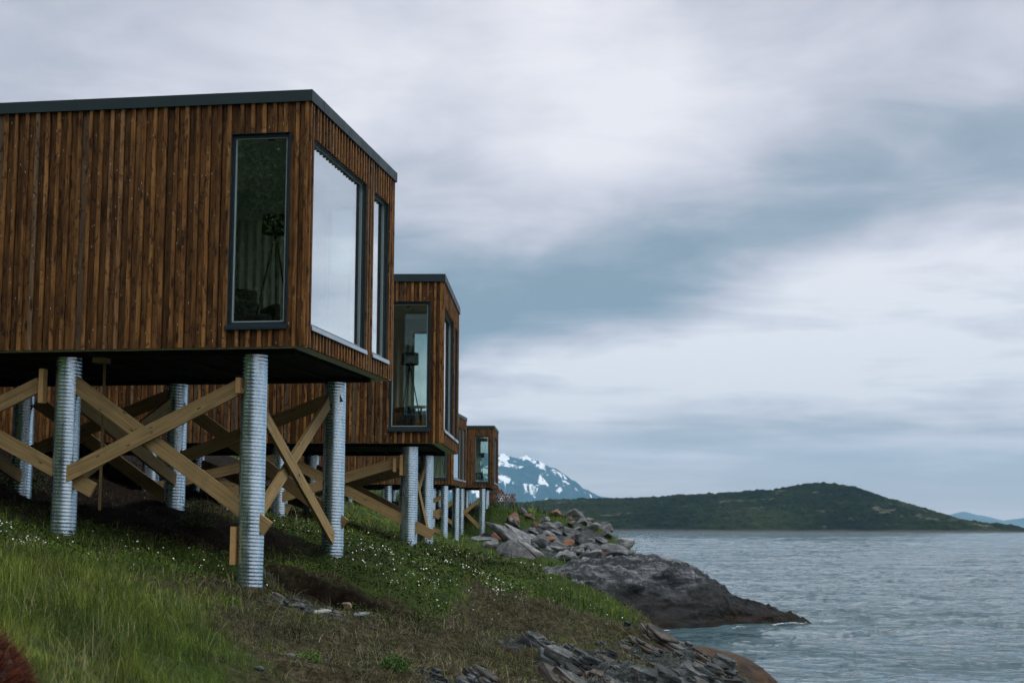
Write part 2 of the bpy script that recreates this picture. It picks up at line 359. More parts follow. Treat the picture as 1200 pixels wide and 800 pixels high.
# rock
def rockmat(name, lo, mid, hi, warm=(.2, .11, .06), warmth=.15, tide=None, scale=1.0, lichen=.3, layered=True, use_obj=True):
    t = newmat(name); P = t.obj if use_obj else t.pos
    inf = t.n('ShaderNodeObjectInfo'); rv = inf.outputs['Random']
    P2 = t.vmath('ADD', P, t.vmath('SCALE', (13.1, 7.7, 3.3), scale=rv)) if use_obj else P
    n = t.noise(P2, 1.7*scale, 8, .62, .4); lay = t.noise(t.mapping(P2, rot=(rad(24), rad(-18), 0), scale=(1, 1, 7 if layered is True else (layered or 1))), 2.2*scale, 6, .65, .5)
    v = t.math('ADD', t.math('MULTIPLY', n, .55), t.math('MULTIPLY', lay, .5))
    c = t.ramp(v, [(.38, lo), (.52, mid), (.66, hi)])
    c = t.mix(1.0, c, t.vmath('SCALE', (1, 1, 1), scale=t.rng(rv, 0, 1, .75, 1.25, False)), blend='MULTIPLY')
    wm = t.rng(t.math('ADD', t.noise(P2, .8*scale, 4, .6), t.math('MULTIPLY', rv, .25 if use_obj else 0)), .62, .80, 0, warmth)
    c = t.mix(wm, c, col(warm))
    crk = t.rng(t.vor(t.vmath('ADD', t.mapping(P2, rot=(.3, .2, .5), scale=(1, 1, 2.2)), t.vmath('SCALE', t.noise(P2, 3*scale, 3, out='Color'), scale=.35)), 2.4*scale, 'DISTANCE_TO_EDGE'), 0, .045, .8, 0)
    cr_ = t.math('MULTIPLY', crk, t.rng(t.noise(P2, 1.1*scale, 3), .50, .62, .05, .8))
    c = t.mix(cr_, c, col([q*.25 for q in lo]))
    lc = t.rng(t.noise(P2, 9*scale, 5, .7), .60, .70, 0, lichen); c = t.mix(lc, c, (.34, .36, .33, 1))
    if tide is not None:
        s = t.n('ShaderNodeSeparateXYZ'); t.link(t.pos, s.inputs[0])
        zz = t.math('ADD', s.outputs[2], t.math('MULTIPLY', t.math('SUBTRACT', t.noise(t.pos, .9, 4), .5), 1.6))
        c = t.mix(t.rng(zz, tide+.1, tide+1.3, .90, 0), c, (.009, .010, .010, 1))
        c = t.mix(t.math('MULTIPLY', t.rng(zz, tide-.55, tide-.1, .9, 0), t.rng(n, .42, .55, .15, 1)), c, (.017, .012, .007, 1))
    # moss on upward faces
    s = t.n('ShaderNodeSeparateXYZ'); t.link(t.nrm, s.inputs[0])
    ms = t.math('MULTIPLY', t.rng(s.outputs[2], .75, .98), t.rng(t.noise(P2, 2.3*scale, 5, .65), .56, .68, 0, .55))
    c = t.mix(ms, c, (.055, .060, .020, 1))
    nb = t.bump(t.math('ADD', t.math('MULTIPLY', lay, 1.4), t.math('ADD', t.noise(P2, 11*scale, 7, .7), t.math('MULTIPLY', cr_, -.6))), .9, .05/scale)
    return setb(t, c, t.rng(n, .3, .7, .60, .9), normal=nb, spec=.12)
M['rock'] = rockmat('grey_rock', (.030, .033, .035), (.105, .115, .120), (.25, .265, .27), warmth=.10)
M['warmrock'] = rockmat('rusty_rock', (.05, .03, .022), (.13, .082, .060), (.25, .17, .13), warm=(.20, .085, .035), warmth=.6)
M['pinkrock'] = rockmat('pinkish_rock', (.10, .07, .055), (.24, .175, .135), (.38, .30, .24), warm=(.3, .16, .1), warmth=.3)
M['slate'] = rockmat('slate', (.010, .013, .014), (.040, .049, .051), (.15, .17, .17), warm=(.12, .07, .04), warmth=.35, scale=2.4)
M['headland'] = rockmat('headland_rock', (.009, .010, .012), (.034, .040, .045), (.25, .27, .28), tide=.85, scale=.6, lichen=.5, use_obj=False, layered=3, warmth=.03)
M['bedrock'] = rockmat('smooth_bedrock', (.034, .038, .042), (.115, .125, .13), (.26, .275, .28), scale=.9, lichen=.35, layered=True)
# ground
t = newmat('ground_soil_and_turf')
at = t.n('ShaderNodeAttribute', attribute_name='zone'); s_ = t.n('ShaderNodeSeparateColor'); t.link(at.outputs['Color'], s_.inputs[0])
zr, zg, zd = s_.outputs
P = t.pos
na = t.noise(P, 1.3, 6, .65, .3); nb_ = t.noise(P, 9, 6, .7); nc = t.noise(P, 38, 4, .7)
green = t.ramp(t.math('ADD', t.math('MULTIPLY', na, .5), t.math('MULTIPLY', nb_, .5)), [(.3, (.012, .020, .006)), (.5, (.030, .052, .012)), (.7, (.060, .085, .022))])
dry = t.ramp(t.math('ADD', t.math('MULTIPLY', nb_, .6), t.math('MULTIPLY', nc, .4)), [(.36, (.008, .006, .004)), (.5, (.036, .032, .017)), (.66, (.10, .092, .058))])
soil_shade = t.ramp(nb_, [(.3, (.004, .003, .002)), (.55, (.010, .007, .005)), (.75, (.024, .018, .011))])  # dark soil and peat, with shade painted into the colour
lay = t.noise(t.mapping(P, rot=(rad(28), rad(-20), rad(20)), scale=(1, 1, 8)), 3.2, 6, .65, .5)
rockc = t.ramp(t.math('ADD', t.math('MULTIPLY', lay, .6), t.math('MULTIPLY', nb_, .4)), [(.34, (.008, .009, .009)), (.5, (.036, .042, .042)), (.66, (.11, .125, .125))])
c = t.mix(t.rng(t.math('ADD', zg, t.math('SUBTRACT', na, .5)), .35, .65), dry, green)
c = t.mix(zd, c, soil_shade); c = t.mix(t.rng(t.math('ADD', zr, t.math('MULTIPLY', t.math('SUBTRACT', nb_, .5), .9)), .4, .6), c, rockc)
sz = t.n('ShaderNodeSeparateXYZ'); t.link(P, sz.inputs[0])
tz = t.math('ADD', sz.outputs[2], t.math('MULTIPLY', t.math('SUBTRACT', na, .5), 1.2))
c = t.mix(t.rng(tz, .4, 1.3, .9, 0), c, (.028, .020, .014, 1)); c = t.mix(t.rng(tz, .0, .55, .8, 0), c, (.055, .028, .010, 1))
setb(t, c, .9, normal=t.bump(t.math('ADD', t.math('MULTIPLY', lay, zr), t.math('ADD', nb_, t.math('MULTIPLY', nc, .5))), 1.0, .05), spec=.04); M['ground'] = t.m
def foliage(name, scale=1.0, spec=.3, trans=.0):
    t = newmat(name); at = t.n('ShaderNodeAttribute', attribute_name='tint')
    return setb(t, at.outputs['Color'], .7, spec=.10)
M['foliage'] = foliage('foliage')
M['foam'] = simple('sea_foam', (.55, .60, .62), .7, 0, .1)
M['petal'] = simple('white_petals', (.80, .80, .76), .6, 0, .05)

# ------------------------------------------------------------------ ground sheet
def zones(x, y):
    g = gauss
    green = .9*g(x, y, -5.7, 18.6, 1.5, 2.6)+.8*g(x, y, -4.5, 20.3, 1.2, 1.0)+.95*g(x, y, -3.9, 13, 1.7, 4.0, .15)+.8*g(x, y, -2.9, 9.3, .9, 2.5)+1.0*g(x, y, -1.9, 26, 2.2, 4.6)+1.0*g(x, y, -.1, 30, 1.8, 6)+.9*g(x, y, -2.5, 42, 4, 10)+1.2*g(x, y, 1.7, 27.0, .95, 4.5)+1.1*g(x, y, 2.35, 24.2, .55, 1.5)+.8*g(x, y, -2.6, 23, 1.6, 1.2)
    cutg = np.clip((y-(24.2+.7*(x+.9)))/2.0, 0, 1); green = np.where(x > -.9, green*np.maximum(cutg, np.clip((-.2-x)/.7, 0, 1)*.6), green)
    green = green+1.0*np.clip((y-33)/10, 0, 1)+1.2*np.clip((-x-8)/3, 0, 1)+1.0*np.clip((-y+4)/5, 0, 1)
    dark = np.zeros_like(np.asarray(x, float))  # dry soil under the cabins, their shade painted in with it
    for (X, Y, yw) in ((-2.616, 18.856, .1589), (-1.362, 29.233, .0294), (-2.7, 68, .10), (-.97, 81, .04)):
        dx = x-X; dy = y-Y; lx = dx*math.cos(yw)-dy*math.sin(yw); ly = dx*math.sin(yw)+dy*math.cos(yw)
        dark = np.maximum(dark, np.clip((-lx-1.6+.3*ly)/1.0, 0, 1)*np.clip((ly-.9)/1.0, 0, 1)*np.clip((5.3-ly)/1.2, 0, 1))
    dark = np.maximum(dark, g(x, y, -2.45, 20.7, 1.05, .42)*1.7)  # peat in the hollow, darkened for the shade of its turf overhang
    dark = np.maximum(dark, np.clip((-x-4.7)/1.5, 0, 1)*np.clip((y-20.6)/1.2, 0, 1)*np.clip((75-y)/8, 0, 1))  # shade on the inland side, painted as dark ground
    return np.clip(rockmask(x, y), 0, 1), np.clip(green, 0, 1), np.clip(dark, 0, 1)
def spaced(lo, hi, c0, n, k):
    a = math.asinh((lo-c0)/k); b = math.asinh((hi-c0)/k); return c0+k*np.sinh(np.linspace(a, b, n))
gx = spaced(-70, 34, -1.2, 460, 3.2); gy = spaced(-60, 150, 18, 640, 9)
XX, YY = np.meshgrid(gx, gy); ZZ = ground(XX, YY)
nx_, ny_ = len(gx), len(gy); idx = np.arange(nx_*ny_).reshape(ny_, nx_)
F = np.stack([idx[:-1, :-1], idx[:-1, 1:], idx[1:, 1:], idx[1:, :-1]], -1).reshape(-1, 4)
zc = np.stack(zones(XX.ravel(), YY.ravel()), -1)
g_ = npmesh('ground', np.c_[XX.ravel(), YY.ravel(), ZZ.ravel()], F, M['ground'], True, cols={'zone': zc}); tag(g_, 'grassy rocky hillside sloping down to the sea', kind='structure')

# ------------------------------------------------------------------ water
t = newmat('sea_water')
P = t.pos
sz = t.n('ShaderNodeSeparateXYZ'); t.link(P, sz.inputs[0])
pw = t.mapping(P, rot=(0, 0, rad(-10)), scale=(1.25, 1.5, 1))
w4 = t.noise(t.mapping(P, scale=(.006, .03, 1)), 1.0, 4, .55)
hgt = t.math('ADD', t.math('MULTIPLY', t.noise(pw, .030, 10, .56, .3), 9.0), t.math('MULTIPLY', t.noise(pw, 1.2, 5, .6, .8), .30))
nb1 = t.bump(hgt, t.rng(w4, .35, .65, .75, 1.0), 1.0)
cc = t.mix(w4, (.008, .044, .058, 1), (.016, .068, .082, 1))
setb(t, cc, .06, normal=nb1); t.b.inputs['IOR'].default_value = 1.333; M['water'] = t.m
wy = np.r_[np.linspace(-220, 24, 10), np.geomspace(25, 1500, 920), np.geomspace(1530, 21000, 50)]
tn = np.r_[-np.geomspace(6, .2, 24), np.linspace(-.14, .62, 820), np.geomspace(.66, 6, 24)]
YW, TW = np.meshgrid(wy, tn, indexing='ij'); XW = TW*np.maximum(YW, 40)
dy_ = np.gradient(wy)[:, None]*np.ones_like(XW); dyx = np.maximum(dy_, .0)
ZW = np.zeros_like(XW); ca_, sa_ = math.cos(.3), math.sin(.3)
for k, (lam, amp_, sx_, rt) in enumerate(((11, .12, .7, .2), (5.2, .11, .85, -.15), (2.6, .105, 1.0, .35), (1.35, .080, 1.1, -.3), (.8, .048, 1.1, .1))):
    c_, s_ = math.cos(rt), math.sin(rt); U = (XW*c_-YW*s_)/lam*sx_; Vv = (XW*s_+YW*c_)/lam
    wv = 1-2*np.abs(vnoise(U+.6*vnoise(U*.7, Vv*.7, seed=211+k), Vv, seed=200+k)); ZW += amp_*(wv*.7+.5*vnoise(U*1.3+5, Vv*1.3, seed=220+k))*np.clip(1.6-dyx/lam*1.3, 0, 1)
ZW *= np.clip((YW-20)/10, 0, 1)*np.clip((TW+.16)*40, 0, 1)*np.clip((.64-TW)*40, 0, 1)*(.45+.55*np.clip(.5+fbm(XW/60, YW/90, seed=230, oct=2), 0, 1))
V = np.c_[XW.ravel(), YW.ravel(), ZW.ravel()]; nr_, nc_ = XW.shape; idx = np.arange(nr_*nc_).reshape(nr_, nc_)
F = np.stack([idx[:-1, :-1], idx[:-1, 1:], idx[1:, 1:], idx[1:, :-1]], -1).reshape(-1, 4)
wt = npmesh('water', V, F, M['water'], True); tag(wt, 'choppy grey blue sea', kind='structure')

# ------------------------------------------------------------------ far shore, island hills, snowy mountains
def hgrid(name, x0, x1, nx, y0, y1, ny, fn, mat, label, wrap=None):
    X, Y = np.meshgrid(np.linspace(x0, x1, nx), np.linspace(y0, y1, ny)); Z = fn(X, Y); idx = np.arange(nx*ny).reshape(ny, nx)
    F = np.stack([idx[:-1, :-1], idx[:-1, 1:], idx[1:, 1:], idx[1:, :-1]], -1).reshape(-1, 4)
    o = npmesh(name, np.c_[X.ravel(), Y.ravel(), Z.ravel()], F, mat, True); tag(o, label, kind='structure'); return o
def prof(px, pts, D):
    xs = np.array([(p-600)/1763.5*D for p, q in pts]); zs = np.array([(617-q)/1763.5*D+CAMZ for p, q in pts]); return np.interp(px, xs, zs)
t = newmat('island_vegetation'); P = t.pos
a = t.noise(P, .012, 6, .65, .3); b = t.noise(P, .11, 5, .7)
c = t.ramp(t.math('ADD', t.math('MULTIPLY', a, .6), t.math('MULTIPLY', b, .45)), [(.38, (.002, .004, .002)), (.50, (.006, .011, .004)), (.60, (.018, .026, .008)), (.70, (.050, .046, .026))])
sz = t.n('ShaderNodeSeparateXYZ'); t.link(P, sz.inputs[0])
c = t.mix(t.math('MULTIPLY', t.rng(t.noise(P, .035, 4, .6), .60, .68), .6), c, (.12, .115, .09, 1))
c = t.mix(t.rng(t.math('ADD', sz.outputs[2], t.math('MULTIPLY', t.noise(P, .02, 4), 3)), 2.2, 3.4, .9, 0), c, (.06, .057, .05, 1))
setb(t, c, .95, normal=t.bump(b, 1, 5), spec=.05); M['island'] = t.m
IP = [(300, 600), (480, 590), (560, 592), (620, 588), (645, 583), (700, 583), (745, 583), (790, 579), (845, 575.5), (880, 573), (905, 572), (925, 568), (945, 565), (975, 565), (1000, 569), (1030, 580), (1060, 592), (1090, 604), (1120, 611), (1160, 616), (1195, 620.5), (1240, 623)]
def isl(X, Y):
    D = 1450.0; ridge = prof(X*D/(D), IP, D)
    r = np.maximum(ridge+2.2*fbm(X/60, Y/60, seed=41, oct=3), -3)
    k = np.clip((Y-1180)/(1450-1180), 0, 1); kb = np.clip((1800-Y)/350, 0, 1)
    lift = np.minimum(k, kb); lift = lift**.72
    z = -4+(r+4)*lift
    n = fbm(X/38, Y/48, seed=42, oct=5)*6.0*np.clip(lift*3, 0, 1)*np.clip(1-lift, .1, 1)
    bumps = np.abs(vnoise(X/5, Y/5, seed=44))*2.2+np.abs(vnoise(X/2.1, Y/2.1, seed=45))*1.1
    return (z+n)*.965+bumps*np.clip((z-1)/5, 0, 1)-1.0*np.clip(1-lift*4, 0, 1)-1.5
hgrid('island_hill', -260, 545, 700, 1150, 1800, 220, isl, M['island'], 'low dark green wooded hills across the water')
t = newmat('hazed_mountain_rock_and_snow'); P = t.pos
sz = t.n('ShaderNodeSeparateXYZ'); t.link(P, sz.inputs[0])
sn = t.noise(t.mapping(P, rot=(0, rad(32), 0), scale=(1.6, .5, .55)), .0056, 6, .60, .6)
zf = t.rng(sz.outputs[2], 30, 560, -.045, .03, False)
msk = t.rng(t.math('ADD', sn, zf), .545, .585)
c = t.mix(msk, t.ramp(t.noise(P, .01, 6, .7), [(.3, (.012, .030, .045)), (.7, (.04, .065, .085))]), (.85, .86, .88, 1))  # some blue of the distant haze is mixed into the rock colour
setb(t, c, .9, normal=t.bump(t.noise(P, .012, 7, .65), 1, 30), spec=.1); M['mount'] = t.m
MP = [(150, 616), (300, 600), (430, 575), (500, 545), (560, 532), (590, 536), (606, 542), (617, 538), (630, 543), (645, 552), (652, 553), (668, 563), (690, 580), (705, 590), (730, 604), (760, 615), (790, 622)]
def mnt(X, Y):
    D = 11500.0; xx = X*D/np.maximum(Y, 1)
    r = prof(X, MP, D)+18*fbm(X/300, Y/300, seed=51, oct=4); k = 1-np.abs(Y-D)/2600; k = np.clip(k, 0, 1)
    return -30+(r+30)*k**.85+np.clip(k*(1-k)*4, 0, 1)*95*fbm(X/420, Y/420, seed=52, oct=6, ridged=True)*.5+8*fbm(X/90, Y/90, seed=53, oct=4, ridged=True)*k
hgrid('snowy_mountain', -3300, 1500, 420, 8900, 14100, 260, mnt, M['mount'], 'blue mountain range with patches of snow')
t = newmat('far_mountain_rock'); setb(t, t.ramp(t.noise(t.pos, .004, 5, .6), [(.3, (.03, .045, .05)), (.7, (.10, .12, .13))]), .9); M['far'] = t.m
FP = [(1000, 625), (1085, 617), (1098, 608), (1112, 602), (1126, 599), (1140, 602), (1150, 603), (1160, 609), (1166, 613), (1174, 610), (1190, 607), (1210, 604), (1300, 598), (1500, 612), (1700, 625)]
def farm(X, Y):
    D = 14000.0; r = prof(X, FP, D); k = np.clip(1-np.abs(Y-D)/1200, 0, 1); return -20+(r+20)*k**.8+10*fbm(X/200, Y/200, seed=61, oct=4)*k
hgrid('distant_mountain', 2900, 9200, 200, 12800, 15200, 50, farm, M['far'], 'faint blue mountain on the horizon at the right')
# air
hz = MB(); hz.box(-9000, 12000, -300, 15300, -16, 760)
t = newmat('haze_air'); nt = t.t; nt.nodes.remove(t.b)
pvn = t.n('ShaderNodeVolumePrincipled'); pvn.inputs['Color'].default_value = (.30, .70, .98, 1); pvn.inputs['Density'].default_value = 5.5e-5; pvn.inputs['Anisotropy'].default_value = .2
t.link(pvn.outputs[0], nt.nodes['Material Output'].inputs['Volume'])
hzo = hz.build('haze', t.m); tag(hzo, 'pale blue sea air', kind='stuff')

# ------------------------------------------------------------------ cabins
CW, CL, CH = 4.6, 9.2, 3.3
SIDE_WIN = [(.25, 1.03, .28, 2.77)]                       # u0,u1,z0,z1 on the long walls (u from the seaward corner)
FRONT_WIN = [(.16, 2.90, .28, 2.76), (3.27, 4.24, .28, 2.76)]
class TB(MB):
    """boxes that carry a tint per box"""
    def __init__(s): super().__init__(); s.c = []; s.uv = []
    def tint(s, r, g, b):
        while len(s.c) < len(s.v): s.c.append((r, g, b, 1))
    def build(s, name, mat, parent=None, bevel=0):
        o = MB.build(s, name, mat, parent, bevel)
        at = o.data.color_attributes.new('tint', 'FLOAT_COLOR', 'POINT'); s.tint(.5, .5, .5)
        at.data.foreach_set('color', [q for c in s.c for q in c]); return o
def split(u0, u1, wins, z0, z1):
    """vertical strips of z left free by windows for the strip u0..u1"""
    out = [(z0, z1)]
    for (a, b, c, d) in wins:
        if u1 > a+.002 and u0 < b-.002:
            nw = []
            for (p, q) in out:
                if c > p: nw.append((p, min(q, c)))
                if d < q: nw.append((max(p, d), q))
            out = nw
    return [(p, q) for p, q in out if q-p > .01]
def cladding(axis, length, wins, plane, outward, rnd):
    """boards and battens on one wall; axis 'x': wall along local x (u=-x), axis 'y': along local y"""
    tb = TB(); u = 0.0; pitch = length/round(length/.149)
    def put(ua, ub, d0, d1, z0, z1, tint):
        lo, hi = sorted((plane+outward*d0, plane+outward*d1))
        if axis == 'x': tb.box(-ub, -ua, lo, hi, z0, z1)
        else: tb.box(lo, hi, ua, ub, z0, z1)
        tb.tint(*tint)
    n = round(length/pitch)
    edges = sorted({e for w in wins for e in (w[0], w[1])})
    for i in range(n):
        a, b = i*pitch, (i+1)*pitch
        cuts = [a]+[e for e in edges if a+.004 < e < b-.004]+[b]
        t1, t2 = rnd.random(), rnd.random(); jd = rnd.uniform(-.002, .002)
        for ca, cb in zip(cuts, cuts[1:]):
            ga = .022 if ca == a else .001; gb_ = .036 if cb == b else .001
            if cb-ca < ga+gb_+.01: ga = gb_ = .001
            for (p, q) in split(ca+.001, cb-.001, wins, 0.0+rnd.uniform(-.006, .004), 3.2):
                put(ca+ga, cb-gb_, -.022, jd, p, q, (t1, t2, 0))
    for i in range(n+1):
        c = i*pitch+rnd.uniform(-.007, .007); w = .046+rnd.uniform(-.004, .006)
        if i == 0: c = w/2+.001
        if i == n: c = length-w/2-.001
        for wn in wins:
            for e, sgn in ((wn[0], -1), (wn[1], 1)):
                if abs(c-e) < w/2+.001: c = e+sgn*(w/2+.002)
        t1, t2 = rnd.random(), rnd.random()*.9
        for (p, q) in split(c-w/2, c+w/2, wins, 0.0, 3.2):
            lip = .034+rnd.uniform(-.004, .004) if axis == 'y' and p > 1 else 0
            put(c-w/2, c+w/2, -.021 if not lip else .0, .030+rnd.uniform(-.003, .003), p-rnd.uniform(-.004, .008)*(p < .01)-lip, q, (t1*.8+.2, t2, 1))
    return tb
def shell(axis, length, wins, a, b, lo=.0, hi=3.19):
    mb = MB(); us = sorted({0.0, length}|{e for w in wins for e in w[:2]})
    for p, q in zip(us, us[1:]):
        for (z0, z1) in split(p+.003, q-.003, wins, lo, hi):
            if axis == 'x': mb.box(-q, -p, min(a, b), max(a, b), z0, z1)
            else: mb.box(min(a, b), max(a, b), p, q, z0, z1)
    return mb
def window(parent, axis, win, plane, outward, name='window'):
    u0, u1, z0, z1 = win; fr = MB(); fw = .044
    def bx(mb, ua, ub, d0, d1, za, zb):
        lo, hi = sorted((plane+outward*d0, plane+outward*d1))
        if axis == 'x': mb.box(-ub, -ua, lo, hi, za, zb)
        else: mb.box(lo, hi, ua, ub, za, zb)
    g = .004
    bx(fr, u0+g, u0+fw, -.11, -.028, z0+g, z1-g); bx(fr, u1-fw, u1-g, -.11, -.028, z0+g, z1-g)
    bx(fr, u0+fw, u1-fw, -.11, -.028, z0+g, z0+fw); bx(fr, u0+fw, u1-fw, -.11, -.028, z1-fw, z1-g)
    f = fr.build('window', M['frame'], parent, bevel=.003)
    sa = MB(); s0 = fw; s1 = fw+.014
    bx(sa, u0+s0, u0+s1, -.085, -.045, z0+s0, z1-s0); bx(sa, u1-s1, u1-s0, -.085, -.045, z0+s0, z1-s0)
    bx(sa, u0+s1, u1-s1, -.085, -.045, z0+s0, z0+s1); bx(sa, u0+s1, u1-s1, -.085, -.045, z1-s1, z1-s0)
    sa.build('sash', M['sash'], f)
    gl = MB(); bx(gl, u0+s1, u1-s1, -.068, -.064, z0+s1, z1-s1); gl.build('pane', M['glass'], f)
    # reveal trims: dark steel lining standing just proud of the boards
    for (ua, ub, za, zb) in [(u0-.012, u0+.003, z0, z1), (u1-.003, u1+.012, z0, z1)]+([(u0-.012, u1+.012, z1, z1+.014)] if axis == 'x' else []):
        rv = MB(); bx(rv, ua, ub, -.028, .012 if za == z1 else .010, za, zb); rv.build('reveal_trim', M['frame'], f)
    si = MB(); bx(si, u0-.025, u1+.025, -.028, .052, z0-.030, z0-.002); bx(si, u0-.025, u1+.025, .040, .056, z0-.062, z0-.022)
    si.build('sill', M['flash'] if axis == 'y' else M['frame'], f, bevel=.002)
    return f
def pipe(length, r=.168, pitch=.055, seg=28, amp=.0015):
    n = max(8, int(length/pitch*6)); z = -np.linspace(0, length, n); th = np.arange(seg)*2*math.pi/seg
    Z, T = np.meshgrid(z, th, indexing='ij')
    R_ = r-amp+amp*np.cos(2*math.pi*(Z/pitch)+T)+amp*.3
    jt = np.exp(-(((Z+.95) % 2.4-1.2)/.012)**2); R_ = R_+jt*.0015
    V = np.c_[(R_*np.cos(T)).ravel(), (R_*np.sin(T)).ravel(), Z.ravel()]
    i, j = np.meshgrid(np.arange(n-1), np.arange(seg), indexing='ij'); k = (j+1) % seg
    F = np.stack([i*seg+j, i*seg+k, (i+1)*seg+k, (i+1)*seg+j], -1).reshape(-1, 4)
    return V, F[:, ::-1]
def beam(parent, a, b, h=.198, w=.048, up=(0, 1, 0), mat='timber', name='brace'):
    mb = MB(); mb.bar(a, b, w, h, up); o = mb.build(name, M[mat], parent, bevel=.003)
    uvl = o.data.uv_layers.new(name='along'); d = (Vector(b)-Vector(a)); d.normalize(); n = Vector(up).normalized(); k = d.cross(n)
    off = random.random()*20
    for lp in o.data.loops:
        p = o.data.vertices[lp.vertex_index].co; uvl.data[lp.index].uv = (p.dot(d)+off, p.dot(k)+p.dot(n)+off)
    return o
def bolt(parent, p, up=(0, -1, 0)):
    mb = MB(); mb.tube(Vector(p), Vector(p)+Vector(up)*.018, .018, .014, 8); return mb.build('bolt', M['flash'], parent)

def make_cabin(label, loc, yaw, piles, seed, detail=True):
    rnd = random.Random(seed)
    root = empty('cabin', (loc[0], loc[1], loc[2]+CAMZ), -yaw)
    tag(root, label, 'cabin', 'timber cabins on steel piles along the shore')
    ms = []
    w = cladding('x', CL, SIDE_WIN, 0.0, -1, rnd).build('cladding', M['clad'], root)
    w2 = cladding('y', CW, FRONT_WIN, 0.0, 1, rnd).build('cladding', M['clad'], root)
    w3 = cladding('x', CL, SIDE_WIN, CW, 1, rnd).build('cladding', M['clad'], root)
    # structural shell behind the boards
    sh = shell('x', CL, SIDE_WIN, .024, .20); s2 = shell('x', CL, SIDE_WIN, CW-.20, CW-.024)
    s3 = shell('y', CW-.42, [(a-.21, b-.21, c, d) for a, b, c, d in FRONT_WIN], -.20, -.024)
    s3.v = [(x, y+.21, z) for x, y, z in s3.v]
    sb = MB(); 
    for q in (sh, s2, s3):
        o_ = len(sb.v); sb.v += q.v; sb.f += [tuple(i+o_ for i in f) for f in q.f]
    sb.box(-CL, -CL+.2, .21, CW-.21, 0, 3.19)
    sb.build('wall', M['inner'], root)
    for q in (shell('x', CL, SIDE_WIN, .0225, .0238), shell('x', CL, SIDE_WIN, CW-.0238, CW-.0225), shell('y', CW-.06, [(a-.03, b-.03, c, d) for a, b, c, d in FRONT_WIN], -.0238, -.0225)):
        if q.v[0][0] > -.05 and q.v[1][0] > -.05 and max(v[0] for v in q.v) < -.02: q.v = [(x, y+.03, z) for x, y, z in q.v]
        q.build('wind_membrane', M['soffit'], root)
    pt = MB(); pt.box(-5.0, -4.9, .205, CW-.205, .26, 3.02); pt.build('partition', M['inner'], root)
    fl = MB(); fl.box(-CL+.21, -.205, .205, CW-.205, .10, .255); fl.build('floor', M['innerf'], root)
    ce = MB(); ce.box(-CL+.21, -.205, .205, CW-.205, 3.02, 3.16)
    ceo = ce.build('ceiling', M['inner'], root)
    for (qx, qy) in ((-.9, 1.2), (-.9, 2.4), (-2.3, 1.2)):
        sp_ = MB(); sp_.tube((qx, qy, 3.019), (qx, qy, 3.005), .055, .05, 14); sp_.build('downlight', M['black'], ceo)
    un = MB(); un.box(-CL+.01, -.03, .03, CW-.03, .03, .09)
    uo = un.build('underside', M['soffit'], root)
    for k in range(16):
        x = -.35-k*.58; j = MB(); j.box(x-.024, x+.024, .62, CW-.50, -.01, .028); j.build('joist', M['dark_timber'], uo)
    for yb in (.47, CW-.36):
        bm_ = MB(); bm_.box(-CL+.1, -.25, yb-.07, yb+.07, -.055, .027); bm_.build('bearer', M['dark_timber'], root)
    rf = MB(); rf.box(-CL-.02, .02, -.02, CW+.02, 3.20, 3.27); rfo = rf.build('roof', M['fascia'], root)
    fa = MB(); o = .05
    fa.box(-CL-o, o, -o, -o+.012, 3.165, 3.315); fa.box(-CL-o, o, CW+o-.012, CW+o, 3.165, 3.315)
    fa.box(o-.012, o, -o+.0125, CW+o-.0125, 3.165, 3.315); fa.box(-CL-o, -CL-o+.012, -o+.0125, CW+o-.0125, 3.165, 3.315)
    # folded top lip and lapped joints
    fa.box(-CL-o, o-.001, -o+.0125, -o+.09, 3.300, 3.312); fa.box(o-.09, o-.0125, -o+.091, CW+o-.091, 3.300, 3.312)
    for k in range(4):
        y = -o+.55+k*.98; fa.box(o, o+.0025, y, y+.035, 3.163, 3.316)
    for k in range(5):
        x = -1.25-k*1.95; fa.box(x, x+.035, -o-.0025, -o, 3.163, 3.316)
    fa.build('fascia', M['fascia'], rfo)
    for wn in SIDE_WIN: window(root, 'x', wn, 0.0, -1)
    for wn in FRONT_WIN: window(root, 'y', wn, 0.0, 1)
    for wn in SIDE_WIN: window(root, 'x', wn, CW, 1)
    # piles down into the hillside
    for (px, py) in piles:
        wp = Matrix.Rotation(-yaw, 3, 'Z') @ Vector((px, py, 0)); gx_, gy_ = loc[0]+wp.x, loc[1]+wp.y
        L = (loc[2]+CAMZ-.04)-gz(gx_, gy_)+.45
        V, F = pipe(max(L, .6), seg=28 if detail else 16, pitch=.047 if detail else .094)
        V = V+np.array([px, py, -.058]); npmesh('pile', V, F, M['pipe'], True, root)
    return root
PX = [-.80, -3.36, -5.92, -8.46]
grid = lambda xs, ys: [(x, y) for x in xs for y in ys]
c1 = make_cabin('nearest brown timber cabin on corrugated steel piles, filling the left of the photo', (-2.616, 18.856, 2.2357), .1589, grid(PX, (.45, 4.26)), 11)
c2 = make_cabin('second timber cabin along the shore, standing just behind the nearest one', (-1.362, 29.233, 1.5837), .0294, grid([-.66, -3.22, -5.78, -8.3], (.42, 4.2)), 12)
c3 = make_cabin('third and most hidden timber cabin, its glazed seaward end showing past the second cabin', (-2.66, 68.0, 1.83), .100, grid([-.42, -3.0, -5.6, -8.2], (.42, 4.2)), 13, False)
c4 = make_cabin('farthest small timber cabin at the end of the row, above the rock pile', (-.97, 81.0, 2.02), .04, grid([-.62, -1.75, -3.3, -5.9], (.42, 4.2)), 14, False)

